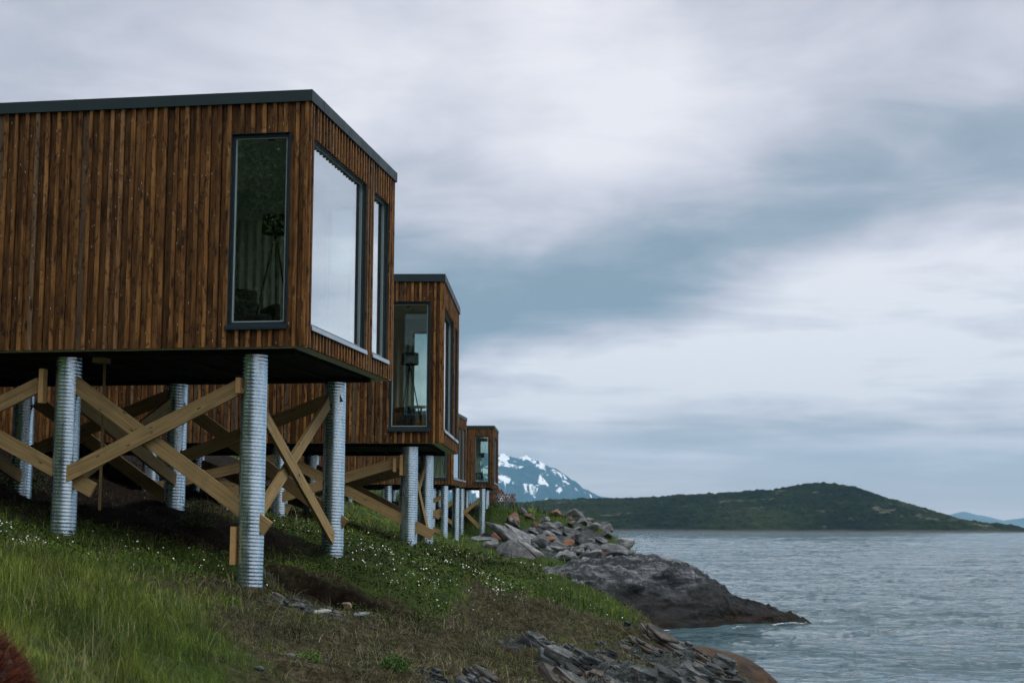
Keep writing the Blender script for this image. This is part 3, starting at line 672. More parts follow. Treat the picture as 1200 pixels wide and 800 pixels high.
# --- braces of the nearest cabin (local x = -u)
def fb(c, u1, z1, u2, z2, y, **k): return beam(c, (-u1, y, z1), (-u2, y, z2), **k)
b1 = fb(c1, 3.42, -1.66, .93, -.46, .33); bolt(b1, (-2.13, .305, -1.04))
fb(c1, 3.30, -.36, .55, -2.29, .39)
b3 = fb(c1, 2.93, -1.80, 5.85, -.31, .39); fb(c1, 3.70, -.41, 6.2, -1.55, .33)
for (u, za, zb, y) in ((3.655, -.21, -.66, .30), (.985, -2.26, -2.74, .33), (.955, -.36, -.56, .30)):
    mb = MB(); mb.box(-u-.032, -u+.032, y-.05, y+.07, zb, za); mb.build('batten_block', M['endgrain'], c1)
mb = MB(); mb.box(-3.02, -2.86, .40, .62, -.12, .02-.04); mb.build('batten_block', M['timber'], c1)
# side rows
def sb_(c, x, y1, z1, y2, z2, **k): return beam(c, (x, y1, z1), (x, y2, z2), up=(1, 0, 0), **k)
s1 = sb_(c1, -.74, .35, -.66, 4.05, -2.44); bolt(s1, (-.71, 2.2, -1.54), (1, 0, 0))
sb_(c1, -.82, 3.95, -.40, .35, -2.33)
sb_(c1, -3.30, .35, -.55, 4.1, -1.55); sb_(c1, -3.38, 4.0, -.40, .5, -1.75)
sb_(c1, -5.86, .5, -.5, 4.1, -1.5)
# back row
fb(c1, 3.20, -1.20, .68, -.26, 4.16); fb(c1, 3.2, -.42, .60, -2.24, 4.22)
fb(c1, 5.85, -1.15, 3.40, -.22, 4.16); fb(c1, 5.7, -.30, 3.42, -1.86, 4.22)
mb = MB(); mb.box(-3.045, -3.015, .80, .83, -2.05, -.05); mb.build('batten_post', M['timber'], c1)
# second cabin
fb(c2, 3.25, -1.08, .80, -.33, .30); fb(c2, 3.2, -.25, .18, -1.78, .36); fb(c2, 5.8, -.9, 3.3, -.3, .30); fb(c2, 5.8, -.25, 3.0, -1.3, .36)
for (u, za, zb, y) in ((.80, -.22, -.62, .24), (.93, -.28, -.55, .24)):
    mb = MB(); mb.box(-u-.03, -u+.03, y-.05, y+.05, zb, za); mb.build('batten_block', M['endgrain'], c2)
fb(c2, 3.2, -.9, .7, -.3, 4.1); fb(c2, 3.2, -.3, .6, -1.6, 4.16); fb(c2, 5.8, -.9, 3.3, -.3, 4.1); fb(c2, 5.8, -.2, 3.2, -1.2, 4.16)
sb_(c2, -.60, .4, -.4, 4.0, -1.7); sb_(c2, -.68, 4.0, -.35, .4, -1.6); sb_(c2, -3.2, .4, -.3, 4, -1.1)
for c, zz in ((c3, -2.3), (c4, -2.6)):
    for (ua, ub) in ((.62, 1.75), (3.0, .45)) if c is c3 else ((1.75, .66), (3.3, 1.8)):
        fb(c, ua, -1.5, ub, -.55, .34); fb(c, ua, -1.15, ub, -2.2, .40)

# ------------------------------------------------------------------ furniture behind the glass
def make_lamp(label):
    r = empty('floor_lamp'); tag(r, label, 'floor lamp', 'tripod lamps in the cabin windows')
    seg = 28; V = []; 
    for (rr, z) in ((.185, 1.40), (.178, 1.64), (.170, 1.64), (.177, 1.40)):
        V += [(rr*math.cos(2*math.pi*k/seg), rr*math.sin(2*math.pi*k/seg), z) for k in range(seg)]
    F = [(a*seg+k, a*seg+(k+1) % seg, ((a+1) % 4)*seg+(k+1) % seg, ((a+1) % 4)*seg+k) for a in range(4) for k in range(seg)]
    npmesh('lamp_shade', np.array(V), np.array(F), M['shade'], False, r)
    di = MB(); di.tube((0, 0, 1.47), (0, 0, 1.475), .165, .165, 24); di.build('diffuser', M['shadein'], r)
    hb = MB(); hb.tube((0, 0, 1.28), (0, 0, 1.46), .022, .022, 10); hb.build('stem', M['black'], r)
    for k in range(3):
        an = rad(100+120*k); lg = MB(); lg.tube((0.02*math.cos(an), .02*math.sin(an), 1.33), (.30*math.cos(an), .30*math.sin(an), 0), .013, .010, 8); lg.build('leg', M['black'], r)
    return r
def make_armchair(label):
    r = empty('armchair'); tag(r, label, 'armchair', 'dark armchairs in the cabin windows')
    s = MB(); s.box(-.36, .36, -.36, .32, .22, .44); s.build('seat', M['uphol'], r, bevel=.05)
    s = MB(); s.bar((0, .33, .30), (0, .46, .88), .70, .13, (1, 0, 0)); s.build('backrest', M['uphol'], r, bevel=.04)
    for sx_ in (-1, 1):
        a = MB(); a.box(min(sx_*.37, sx_*.47), max(sx_*.37, sx_*.47), -.36, .36, .20, .60); a.build('armrest', M['uphol'], r, bevel=.03)
    for (a, b) in ((-.38, -.3), (.38, -.3), (-.38, .3), (.38, .3)):
        l = MB(); l.tube((a, b, .21), (a*1.08, b*1.1, 0), .02, .013, 8); l.build('leg', M['black'], r)
    return r
def curtain(x0, x1, y, z0, z1, label, cab):
    n = int(abs(x1-x0)*60); xs = np.linspace(x0, x1, n); zs = np.linspace(z0, z1, 6)
    X, Z = np.meshgrid(xs, zs); Y = y+.035*np.sin(X*2*math.pi/.13+.5*np.sin(X*7))*(.7+.3*(z1-Z)/(z1-z0)); idx = np.arange(n*6).reshape(6, n)
    F = np.stack([idx[:-1, :-1], idx[:-1, 1:], idx[1:, 1:], idx[1:, :-1]], -1).reshape(-1, 4)
    V = np.c_[X.ravel(), Y.ravel(), Z.ravel()]
    o = npmesh('curtain', V, F, M['curtain'], True); tag(o, label, 'curtain', 'curtains inside the cabins')
    sd_ = o.modifiers.new('cloth', 'SOLIDIFY'); sd_.thickness = .004
    return o
def world_in(c, o, lp, rz=0):
    mw = Matrix.Translation(c.location) @ Matrix.Rotation(c.rotation_euler[2], 4, 'Z')
    o.location = mw @ Vector(lp); o.rotation_euler = (0, 0, c.rotation_euler[2]+rz)
lamp = make_lamp('black tripod floor lamp behind the side window of the nearest cabin'); world_in(c1, lamp, (-.745, 1.0, .256))
chair = make_armchair('dark armchair low behind the side window of the nearest cabin'); world_in(c1, chair, (-1.55, 2.0, .256), rad(35))
cu = curtain(-.95, -2.4, 4.25, .30, 2.55, 'pale curtain on the far wall inside the nearest cabin', c1); world_in(c1, cu, (0, 0, 0))
cu3 = curtain(.35, 1.35, 0, .30, 2.85, 'pale curtain hanging inside the large seaward window of the nearest cabin', c1); world_in(c1, cu3, (-.33, 0, 0)); cu3.rotation_euler = (0, 0, c1.rotation_euler[2]+rad(90))
names = {2: (c2, 'second'), 3: (c3, 'third'), 4: (c4, 'farthest')}
for k, (c, nm) in names.items():
    l = copy_tree(lamp); l['label'] = 'black tripod floor lamp behind the side window of the %s cabin' % nm; world_in(c, l, (-.76, 1.25, .256), rad(20*k))
    if k != 3:
        a = copy_tree(chair); a['label'] = 'dark armchair low behind the side window of the %s cabin' % nm; world_in(c, a, (-1.25, 1.7, .256), rad(40))
cu2 = cu.copy(); C.objects.link(cu2); cu2['label'] = 'pale curtain beside the far window inside the second cabin'; world_in(c2, cu2, (0, 0, 0))
tb = empty('side_table'); tag(tb, 'small round pale table behind the side window of the second cabin', 'side table')
mb = MB(); mb.tube((0, 0, .50), (0, 0, .525), .25, .25, 28); mb.build('tabletop', M['tabletop'], tb)
mb = MB(); mb.tube((0, 0, .02), (0, 0, .50), .02, .02, 10); mb.tube((0, 0, 0), (0, 0, .02), .16, .15, 20); mb.build('leg', M['black'], tb)
world_in(c2, tb, (-.48, .85, .256))

# ------------------------------------------------------------------ rocks
def ray_px(px, py):
    return cR*((px-600)/FPX)+cU*((400-py)/FPX)+cF
def at(px, py, Y):
    v = ray_px(px, py); v = v*(Y/v.y); return Vector((v.x, v.y, v.z+CAMZ))
def rock_mesh(name, seed, size, mat, cuts=9, rough=.10, sub=4, flat=False, cutd=(.55, .85)):
    rg = np.random.default_rng(seed)
    bm = bmesh.new(); bmesh.ops.create_icosphere(bm, subdivisions=sub, radius=1)
    V = np.array([v.co[:] for v in bm.verts]); F = np.array([[v.index for v in f.verts] for f in bm.faces]); bm.free()
    V = V*1.15
    for k in range(cuts):
        n = rg.normal(size=3); n /= np.linalg.norm(n); d = rg.uniform(*cutd); h = V@n-d
        V = V-np.outer(np.maximum(h, 0), n)*.94
    V = V*(1+rough*fbm(V[:, 0]*1.6+seed, V[:, 1]*1.6, V[:, 2]*1.6, seed=seed, oct=4)[:, None])
    V = V*(1+rough*.35*fbm(V[:, 0]*5+seed, V[:, 1]*5, V[:, 2]*9, seed=seed+3, oct=3, ridged=True)[:, None])
    V = V*np.array(size)
    return npmesh(name, V, F, mat, not flat)
def settle(o, x, y, z=None, sink=.25, rot=(0, 0, 0)):
    o.location = (x, y, (gz(x, y) if z is None else z)+sink); o.rotation_euler = rot; return o
# the big headland rock
HP = [(520, 700), (560, 684), (600, 672), (650, 669), (680, 662), (720, 657), (770, 655.5), (800, 661), (830, 679), (850, 696), (868, 704), (905, 715), (935, 725), (948, 731), (975, 741)]
HX = np.array([(p-600)/FPX*63.5 for p, q in HP]); HZ = np.array([(616.5-q)/FPX*63.5+CAMZ for p, q in HP])
nxh, nyh = 420, 240
xs = np.linspace(-2.6, 13.6, nxh); ts = np.linspace(-1.25, 1.25, nyh)
TX, TT = np.meshgrid(xs, ts); top = np.interp(TX, HX, HZ)
hf = np.interp(TX, [-2.6, 5, 7, 9.5, 12.2, 13.2], [6.0, 6.0, 5.6, 3.9, 1.0, .5]); hb = np.interp(TX, [-2.6, 5, 9, 12.2, 13.2], [6, 6, 3.5, 1.0, .5])
YY_ = 63.5+np.where(TT < 0, TT*hf, TT*hb)
wob = fbm(TX*.35, YY_*.35, seed=70, oct=3)
tt = np.clip(np.abs(TT)+.10*wob, 0, 1.3)
ZZ_ = -.9+(top+.9)*(1-tt**2.7)-.6*np.clip(tt-1, 0, 1)
stra = fbm(TX*.9+YY_*.25+ZZ_*.8, YY_*1.1-ZZ_*1.2, ZZ_*1.6, seed=71, oct=6, ridged=True)
blk = np.floor((ZZ_*2.3+.6*fbm(TX*.6, YY_*.6, seed=72, oct=3))*1.0)
fr_ = (ZZ_*2.3+.6*fbm(TX*.6, YY_*.6, seed=72, oct=3))-blk
ZZ_ = ZZ_+(.20*stra-.10)*np.clip((1.3-tt), 0, 1)+.12*(fr_-.5)+.06*fbm(TX*3, YY_*3, seed=73, oct=4)
YY_ = YY_-.25*fbm(TX*.8, ZZ_*2.4, seed=74, oct=4)*np.clip(tt, 0, 1)
idx = np.arange(nxh*nyh).reshape(nyh, nxh)
F = np.stack([idx[:-1, :-1], idx[:-1, 1:], idx[1:, 1:], idx[1:, :-1]], -1).reshape(-1, 4)
ho = npmesh('headland_rock', np.c_[TX.ravel(), YY_.ravel(), ZZ_.ravel()], F, M['headland'], True)
tag(ho, 'big dark rounded headland rock running down to a low brown tip in the sea', 'rock')
# tide-stained rock at the near waterline
o = rock_mesh('shore_rock', 5, (.95, 1.5, .62), rockmat('tidal_rock', (.010, .008, .006), (.026, .018, .011), (.055, .036, .02), warm=(.060, .030, .011), warmth=.8, scale=1.4), cuts=5, rough=.10, cutd=(.75, .95))
settle(o, 3.45, 25.6, 1.22, 0, (0, rad(16), rad(-8))); tag(o, 'smooth rust brown rock sloping into the water at the bottom edge', 'rock')
# smooth bedrock humps at the foot of the boulder heap
for (px, py, Y, sz, rot, sd, lab) in ((597, 655, 72.3, (1.8, 1.6, 1.05), (0, rad(12), .2), 31, 'wide smooth grey bedrock hump at the foot of the farthest pile'),
                                  (627, 650, 73.0, (1.15, .9, .46), (0, rad(42), .1), 32, 'narrow grey bedrock rib leaning beside the wide smooth hump'),
                                  (602, 632, 76.0, (1.65, 1.0, .40), (0, rad(38), .0), 33, 'long pale slab slanting down from the timber stack'),
                                  (575, 640, 75.5, (1.3, 1.2, .5), (0, rad(30), .3), 34, 'grey slab just right of the farthest pile'),
                                  (612, 628, 78, (1.5, .9, .36), (0, rad(36), -.1), 35, 'second long slab slanting down beside the rock heap')):
    p = at(px, py, Y); o = rock_mesh('bedrock', sd, sz, M['bedrock'], cuts=16, rough=.05, cutd=(.42, .85)); o.location = p; o.rotation_euler = rot; tag(o, lab, 'rock')
special = [(655, 645, 74.5, (.62, .5, .26), (0, rad(14), .1), 'rock', 41, 'large flat grey boulder low in the middle of the heap'),
 (720, 645, 78, (.62, .6, .42), (0, rad(10), .3), 'bedrock', 42, 'big pale grey block at the seaward end of the heap'),
 (665, 637, 75.5, (.34, .3, .2), (0, rad(-20), .4), 'warmrock', 43, 'orange brown rock between the grey boulders'),
 (644, 631, 76, (.45, .3, .15), (0, rad(12), .2), 'warmrock', 44, 'rusty flat slab high in the middle of the heap'),
 (631, 636, 75.5, (.42, .4, .48), (0, rad(30), .1), 'rock', 45, 'tall grey wedge-shaped boulder beside the rusty slab'),
 (643, 617, 80, (.48, .4, .22), (0, 0, .1), 'bedrock', 46, 'rounded pale boulder lying in the grass on top of the heap'),
 (678, 633, 78, (.42, .4, .36), (0, rad(25), .6), 'rock', 47, 'grey upright boulder below the grassy crest'),
 (645, 652, 73.5, (.55, .4, .2), (0, rad(18), -.1), 'rock', 48, 'low grey slab at the grassy foot of the heap'),
 (714, 654, 75, (.22, .2, .16), (0, 0, .2), 'bedrock', 49, 'small pale stone beside the big pale block'),
 (705, 651, 75.5, (.22, .2, .24), (0, 0, .9), 'warmrock', 50, 'small rusty stone at the seaward foot of the heap'),
 (691, 644, 77, (.66, .5, .34), (0, rad(16), .5), 'rock', 57, 'dark angular boulder near the seaward end of the heap'),
 (602, 612, 80, (.5, .6, .16), (0, rad(40), .2), 'rock', 52, 'thin slab tilted below the timber stack')]
for (px, py, Y, sz, rot, mt, sd, lab) in special:
    p = at(px, py, Y); o = rock_mesh('boulder', sd, sz, M[mt], cuts=11, sub=4, rough=.07); o.location = p; o.rotation_euler = rot; tag(o, lab, 'boulder', 'boulders heaped below the farthest cabin')
protos = [rock_mesh('boulder', 100+i, (.5, .42, .34), M['rock'] if i not in (2,) else M['warmrock'], cuts=15, sub=4, rough=.045, cutd=(.45, .8)) for i in range(8)]
rb = random.Random(3); placed = []
used_p = set()
for k in range(900):
    if len(placed) >= 125: break
    X = rb.uniform(-1.6, 7.0); Y = rb.uniform(72.5, 84.5)
    z = gz(X, Y)
    if z < .3 or X < (Y-72)*.05-1.4: continue
    if Y > 81.5 and X < 4 and rb.random() < .8: continue
    if any((X-a)**2+(Y-b)**2 < (.42*(s1+s_))**2 for a, b, s1 in placed for s_ in (.8,)): continue
    s_ = rb.uniform(.55, 1.35)*(.8 if rb.random() < .4 else 1.1); i = rb.randrange(8)
    src = protos[i]
    if i in used_p: o = src.copy(); C.objects.link(o)
    else: o = src; used_p.add(i)
    o.location = (X, Y, z+.05*s_); o.rotation_euler = (rb.uniform(-.5, .5), rb.uniform(-.1, .7), rb.uniform(0, 6.28)); o.scale = (s_*rb.uniform(.8, 1.3), s_*rb.uniform(.8, 1.2), s_*rb.uniform(.7, 1.15))
    placed.append((X, Y, s_))
    warm = o.data.materials[0] is M['warmrock']
    tag(o, 'reddish brown boulder jumbled in the rock heap below the farthest cabin' if warm else 'angular grey boulder jumbled in the rock heap below the farthest cabin', 'boulder', 'boulders heaped below the farthest cabin')
for i in range(8):
    if i not in used_p: bpy.data.objects.remove(protos[i])
# slate slabs along the near shore slope
def slate_mesh(seed):
    rg = random.Random(seed); V = []; F = []; z = 0; n0 = 7; R0 = 1.0; ox = oy = 0
    for layer in range(rg.choice((2, 3, 3, 4))):
        n = rg.randint(5, 8); th_ = rg.uniform(.08, .22); b = len(V); angs = sorted(rg.uniform(0, 6.283) if k else 0 for k in range(n)); angs = [6.283*k/n+rg.uniform(-.3, .3) for k in range(n)]
        rr = [R0*rg.uniform(.62, 1.12) for _ in angs]
        for (zz_, k_) in ((z, 1.0), (z+th_*.5, 1.0+rg.uniform(-.04, .04)), (z+th_, .95)):
            for a_, r_ in zip(angs, rr): V.append((ox+math.cos(a_)*r_*k_+rg.uniform(-.03, .03), oy+math.sin(a_)*r_*.72*k_+rg.uniform(-.03, .03), zz_+rg.uniform(-.03, .03)))
        for lv in (0, 1):
            for k in range(n): F.append((b+lv*n+k, b+lv*n+(k+1) % n, b+(lv+1)*n+(k+1) % n, b+(lv+1)*n+k))
        F.append(tuple(b+2*n+k for k in range(n))); F.append(tuple(b+k for k in range(n))[::-1])
        z += th_*.93; R0 *= rg.uniform(.6, .9); ox += rg.uniform(-.25, .25); oy += rg.uniform(-.2, .2)
    me = bpy.data.meshes.new('slate_rock'); me.from_pydata([(x*.26, y*.26, (z_-.2)*.30) for x, y, z_ in V], [], F); me.materials.append(M['slate'])
    o = bpy.data.objects.new('slate_rock', me); C.objects.link(o)
    md = o.modifiers.new('edge', 'BEVEL'); md.width = .006; md.segments = 1
    return o
sl_p = [slate_mesh(200+i) for i in range(14)]
used_p = set(); placed = []
areas = [(.3, 3.9, 15.2, 25.0, 215, 1.0), (-.8, .9, 12.8, 16.0, 22, .8), (-2.9, -1.9, 17.3, 19.0, 34, .36), (-2.3, -1.6, 12.0, 13.4, 7, .6)]
for (xa, xb, ya, yb, cnt, sc_) in areas:
    c_ = 0
    for k in range(6000):
        if c_ >= cnt: break
        X = rb.uniform(xa, xb); Y = rb.uniform(ya, yb)
        if float(rockmask(np.array([X]), np.array([Y]))[0]) < .55: continue
        s_ = sc_*rb.choice([.4, .5, .65, .8, 1.0, 1.3, 1.8]); 
        if any((X-a)**2+(Y-b)**2 < (.13*(s1+s_))**2 for a, b, s1 in placed): continue
        i = rb.randrange(14); src = sl_p[i]
        if i in used_p: o = src.copy(); C.objects.link(o)
        else: o = src; used_p.add(i)
        o.location = (X, Y, gz(X, Y)-.01*s_); o.rotation_euler = (rad(rb.uniform(8, 20)), rad(rb.uniform(18, 34)), rad(rb.uniform(-30, 15)))
        o.scale = (s_*rb.uniform(.8, 1.5), s_*rb.uniform(.8, 1.2), s_*rb.uniform(.8, 1.9)); placed.append((X, Y, s_)); c_ += 1
        if sc_ == .36: tag(o, 'small grey slate flake on the bare patch by the second pile', 'rock', 'slate flakes on the bare patch')
        elif xa == -.8 or xa == -2.3: tag(o, 'flat grey slate slab in the heath at the bottom edge', 'rock', 'slate slabs in the foreground heath')
        else: tag(o, 'flat tilted grey slate slab on the near shore slope', 'rock', 'slate slabs on the near shore slope')
for (px, py, Y, s_, sd, lab) in ((786, 783, 19.6, .11, 61, 'pinkish stone on the slate slope, the upper of two'), (797, 793, 19.2, .13, 62, 'pinkish stone on the slate slope, the lower of two'), (408, 685, 20.9, .085, 63, 'lone pale stone on the edge of the dark hollow')):
    p = at(px, py, Y); o = rock_mesh('stone', sd, (s_, s_*.8, s_*.6), M['pinkrock'], cuts=9, sub=3); o.location = (p.x, p.y, gz(p.x, p.y)+.04); tag(o, lab, 'rock')
st_p = [rock_mesh('stone', 700+i, (.09, .07, .05), M['slate'], cuts=10, sub=2, rough=.06) for i in range(4)]
for k in range(34):
    i = k % 4; o = st_p[i] if k < 4 else st_p[i].copy()
    if k >= 4: C.objects.link(o)
    X, Y = rb.uniform(-2.6, .8), rb.uniform(11.5, 19.0); q = rb.choice([.4, .6, .8, 1.2]); o.location = (X, Y, gz(X, Y)-.012*q); o.rotation_euler = (rb.uniform(-.3, .3), rb.uniform(-.3, .3), rb.uniform(0, 6)); o.scale = (q, q, q*.8)
    tag(o, 'small loose grey stone half hidden in the foreground heath', 'rock', 'loose stones in the foreground heath')
for (px, py, Y, L, rz, mt, lab) in ((378, 721, 17.3, .20, .1, 'tabletop', 'short pale offcut of board lying on the bare patch'), (424, 712.5, 17.9, .18, .25, 'flash', 'short grey metal offcut lying beside the bare patch')):
    p = at(px, py, Y); mb = MB(); mb.box(-L/2, L/2, -.02, .02, 0, .022); mb.box(-L/2+.01, L/2-.03, .012, .028, .018, .034); o = mb.build('offcut', M[mt], bevel=.002)
    o.location = (p.x, p.y, gz(p.x, p.y)+.05); o.rotation_euler = (.05, -.12, rz); tag(o, lab, 'offcut')

# timber stack on the crest behind the heap
mb = MB(); rs = random.Random(8)
for row in range(8):
    wdt = 1.75-row*.13 if row > 3 else 1.85
    for k in range(int(wdt/.15)):
        x = -.9+k*.15+.075*(row % 2); r_ = rs.uniform(.055, .078); mb.tube((x, rs.uniform(-.05, .03), .08+row*.13), (x+rs.uniform(-.02, .02), 1.1, .08+row*.13), r_, r_, 9)
st = mb.build('timber_stack', simple('cut_timber', (.24, .12, .065), .85, 0, .5, 3))
sp_ = at(586, 607, 86); st.location = (sp_.x, sp_.y, gz(sp_.x, sp_.y)+.2); tag(st, 'stepped stack of reddish brown logs on the crest above the rock heap', 'timber stack')

# wash along the rocks
rg = np.random.default_rng(900); n = 260; xf = rg.uniform(4.5, 13.3, n); hfx = np.interp(xf, [-2.6, 5, 7, 9.5, 12.2, 13.2], [6.0, 6.0, 5.6, 3.9, 1.0, .5])
yf = 63.5-hfx*1.04-np.abs(rg.normal(0, .3, n))+.25*np.sin(xf*3); pf = fbm(xf*.9, xf*0, seed=93, oct=3) > -.05; xf, yf = xf[pf], yf[pf]; n = len(xf)
an = np.linspace(0, 2*np.pi, 7)[:-1]; R6 = rg.uniform(.015, .06, (n, 1))*rg.uniform(.6, 1.3, (n, 6))
V = np.stack([xf[:, None]+R6*1.9*np.cos(an), yf[:, None]+R6*np.sin(an), np.full((n, 6), .15)+rg.uniform(0, .03, (n, 1))], -1).reshape(-1, 3)
o = npmesh('foam', V, np.arange(n*6).reshape(-1, 6), M['foam'], False); tag(o, 'thin white foam where the sea washes the headland rock', kind='stuff')

# ------------------------------------------------------------------ plants
def blades(n, pts, h, w, lean, cols, seed, bend=.5):
    """pts (n,3) roots; h, w (n,) ; lean 0..1 ; cols (n,3)"""
    rg = np.random.default_rng(seed); a = rg.uniform(0, 2*np.pi, n); f = a+rg.normal(0, .6, n)+np.pi/2
    dx = np.c_[np.cos(a), np.sin(a)]*(lean*h)[:, None]; side = np.c_[np.cos(f), np.sin(f), rg.normal(0, .15, n)]*(w/2)[:, None]
    up = np.sqrt(np.maximum(1-lean**2, .05))*h
    mid = pts+np.c_[dx*.40*(1-bend*.3), up*.58]; tip = pts+np.c_[dx, up]
    V = np.stack([pts-side, pts+side, mid-side*.8, mid+side*.8, tip], 1).reshape(-1, 3)
    b = (np.arange(n)*5)[:, None]; F = np.concatenate([b+[0, 1, 3], b+[0, 3, 2], b+[2, 3, 4]]).astype(np.int32)
    return V, F, np.repeat(cols, 5, 0)
def leaves(n, ctr, s, seed, cols, upw=.8, asp=.55):
    rg = np.random.default_rng(seed); nrm = rg.normal(size=(n, 3)); nrm[:, 2] = np.abs(nrm[:, 2])+upw; nrm /= np.linalg.norm(nrm, axis=1)[:, None]
    r = rg.normal(size=(n, 3)); t1 = np.cross(nrm, r); t1 /= np.linalg.norm(t1, axis=1)[:, None]; t2 = np.cross(nrm, t1); s = s[:, None]
    V = np.stack([ctr-t1*s, ctr-t2*s*asp, ctr+t1*s, ctr+t2*s*asp], 1).reshape(-1, 3); b = (np.arange(n)*4)[:, None]
    return V, (b+[0, 1, 2, 3]).astype(np.int32), np.repeat(cols, 4, 0)
def sample(n, seed, y0=6.5, y1=60, a0=-.47, a1=.42):
    rg = np.random.default_rng(seed); Y = y0*(y1/y0)**rg.random(n); X = Y*np.tan(rg.uniform(a0, a1, n)); return X, Y
def pal(n, seed, a, b, v=.25):
    rg = np.random.default_rng(seed); k = rg.random((n, 1)); return (np.array(a)*(1-k)+np.array(b)*k)*rg.uniform(1-v, 1+v, (n, 1))
def cover(x, y):
    g = gauss
    c = 1.1*g(x, y, -5.9, 18.9, 1.5, 2.2)+.9*g(x, y, -4.4, 20.5, 1.1, .9)+1.1*g(x, y, -2.2, 24.6, 1.6, 3.0)+1.0*g(x, y, -1.2, 27, 1.5, 5.5)+.8*g(x, y, -.1, 27, .9, 6, .1)+.7*g(x, y, -2.9, 22.6, .9, .8)+.6*g(x, y, -3.8, 27, 2, 3)
    cutg = np.clip((y-(24.2+.7*(x+.9)))/2.0, 0, 1); c = np.where(x > -.9, c*cutg, c)
    return c
def near_pile(x, y): return 0
# long grass
def grass_layer(name, label, n, seed, y0, y1, prob, hfun, ca, cb, w0, leanr, lift=0):
    X, Y = sample(n*3, seed, y0, y1); rg = np.random.default_rng(seed+1); p = prob(X, Y); k = rg.random(len(X)) < p; X, Y = X[k][:n], Y[k][:n]; n = len(X)
    Z = ground(X, Y)-.01; ok = Z > .35; X, Y, Z = X[ok], Y[ok], Z[ok]; n = len(X)
    cl = .5+.5*fbm(X*3.2, Y*3.2, seed=seed+2, oct=3); h = hfun(X, Y)*(0.22+1.35*np.clip(cl, 0, 1)**1.6)*rg.uniform(.5, 1.3, n)
    w = w0*np.clip(Y/13, .8, 3.5)*rg.uniform(.6, 1.3, n); lean = np.clip(rg.normal(leanr, .2, n), .03, .97)
    tone = np.clip(.5+.8*fbm(X*.9, Y*.9, seed=seed+5, oct=3), 0, 1)[:, None]
    tw = np.clip(.5+1.1*fbm(X*2.7, Y*2.7, seed=seed+6, oct=3), 0, 1)[:, None]
    cols = (np.array(ca)*(1-tone)+np.array(cb)*tone)*rg.uniform(.6, 1.4, (n, 1))*(.55+.8*tw)
    V, F, Cc = blades(n, np.c_[X, Y, Z], h, w, lean, cols, seed+3)
    o = npmesh(name, V, F, M['foliage'], False, cols={'tint': Cc}); tag(o, label, 'grass', kind='stuff'); print(name, n); return o
def zz(X, Y): return zones(X, Y)
def p_grass(X, Y):
    r, g, d = zz(X, Y); return np.clip(g*1.25-.2, 0, 1)*(1-r)*(1-d)*np.clip(1.25-.75*cover(X, Y), .12, 1)
def h_grass(X, Y): return .13+.13*gauss(X, Y, -3.7, 12, 1.6, 4.5)+.16*gauss(X, Y, 1.9, 26, .9, 5)+.05*np.clip((Y-30)/20, 0, 1)
grass_layer('grass', 'soft green grass on the slope', 120000, 301, 6.5, 60, p_grass, h_grass, (.036, .066, .007), (.150, .190, .030), .0042, .42)
grass_layer('straw_grass', 'pale dry stalks standing among the green grass', 16000, 311, 6.5, 40, lambda X, Y: np.clip(p_grass(X, Y)+.15, 0, 1)*.8*(1-zz(X, Y)[0]*.8)*(1-zz(X, Y)[2]), lambda X, Y: .26+0*X, (.16, .15, .07), (.26, .23, .13), .0026, .55)
def p_heath(X, Y):
    r, g, d = zz(X, Y); return np.clip(1.0-g*1.15, 0, 1)*(1-r*.72)*(1-d*.9)
grass_layer('heath', 'tangled brown and grey heather and dead grass', 130000, 321, 6.5, 48, p_heath, lambda X, Y: .10+0*X, (.022, .021, .010), (.145, .135, .085), .0046, .72)
grass_layer('olive_heath', 'short olive green tufts mixed into the brown heath', 60000, 331, 6.5, 48, lambda X, Y: p_heath(X, Y)*np.clip(.65+1.6*fbm(X*.8, Y*.8, seed=77, oct=3), 0, 1), lambda X, Y: .10+0*X, (.034, .058, .008), (.100, .130, .024), .0042, .5)
grass_layer('dead_stalks', 'long bent dead stalks lying over the heath', 14000, 336, 6.5, 34, lambda X, Y: p_heath(X, Y)*.8+.08, lambda X, Y: .24+0*X, (.14, .12, .08), (.30, .27, .20), .0024, .88)
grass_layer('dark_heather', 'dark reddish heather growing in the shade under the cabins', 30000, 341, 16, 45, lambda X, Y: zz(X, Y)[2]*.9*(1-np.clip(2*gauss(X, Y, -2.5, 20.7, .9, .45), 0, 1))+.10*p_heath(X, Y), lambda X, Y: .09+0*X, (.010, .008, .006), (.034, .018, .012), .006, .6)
n = 260000; X, Y = sample(n, 345, 6.5, 34); rg = np.random.default_rng(346)
k = rg.random(n) < p_heath(X, Y)*np.clip(.15+2.2*fbm(X*1.3+9, Y*1.3, seed=78, oct=3), 0, 1); X, Y = X[k], Y[k]; n = len(X)
Z = ground(X, Y)+rg.random(n)**.7*.07*np.clip(.5+fbm(X*4, Y*4, seed=79, oct=2), .1, 1.2); tone = np.clip(.5+.9*fbm(X*2, Y*2, seed=80, oct=3), 0, 1)[:, None]
cols = (np.array((.026, .036, .008))*(1-tone)+np.array((.075, .098, .020))*tone)*rg.uniform(.5, 1.4, (n, 1))
V, F, Cc = leaves(n, np.c_[X, Y, Z], .0075*np.clip(Y/13, .8, 2.2)*rg.uniform(.6, 1.4, n), 347, cols, upw=.5)
o = npmesh('moss', V, F, M['foliage'], False, cols={'tint': Cc}); tag(o, 'low cushions of olive moss in the brown heath', kind='stuff')
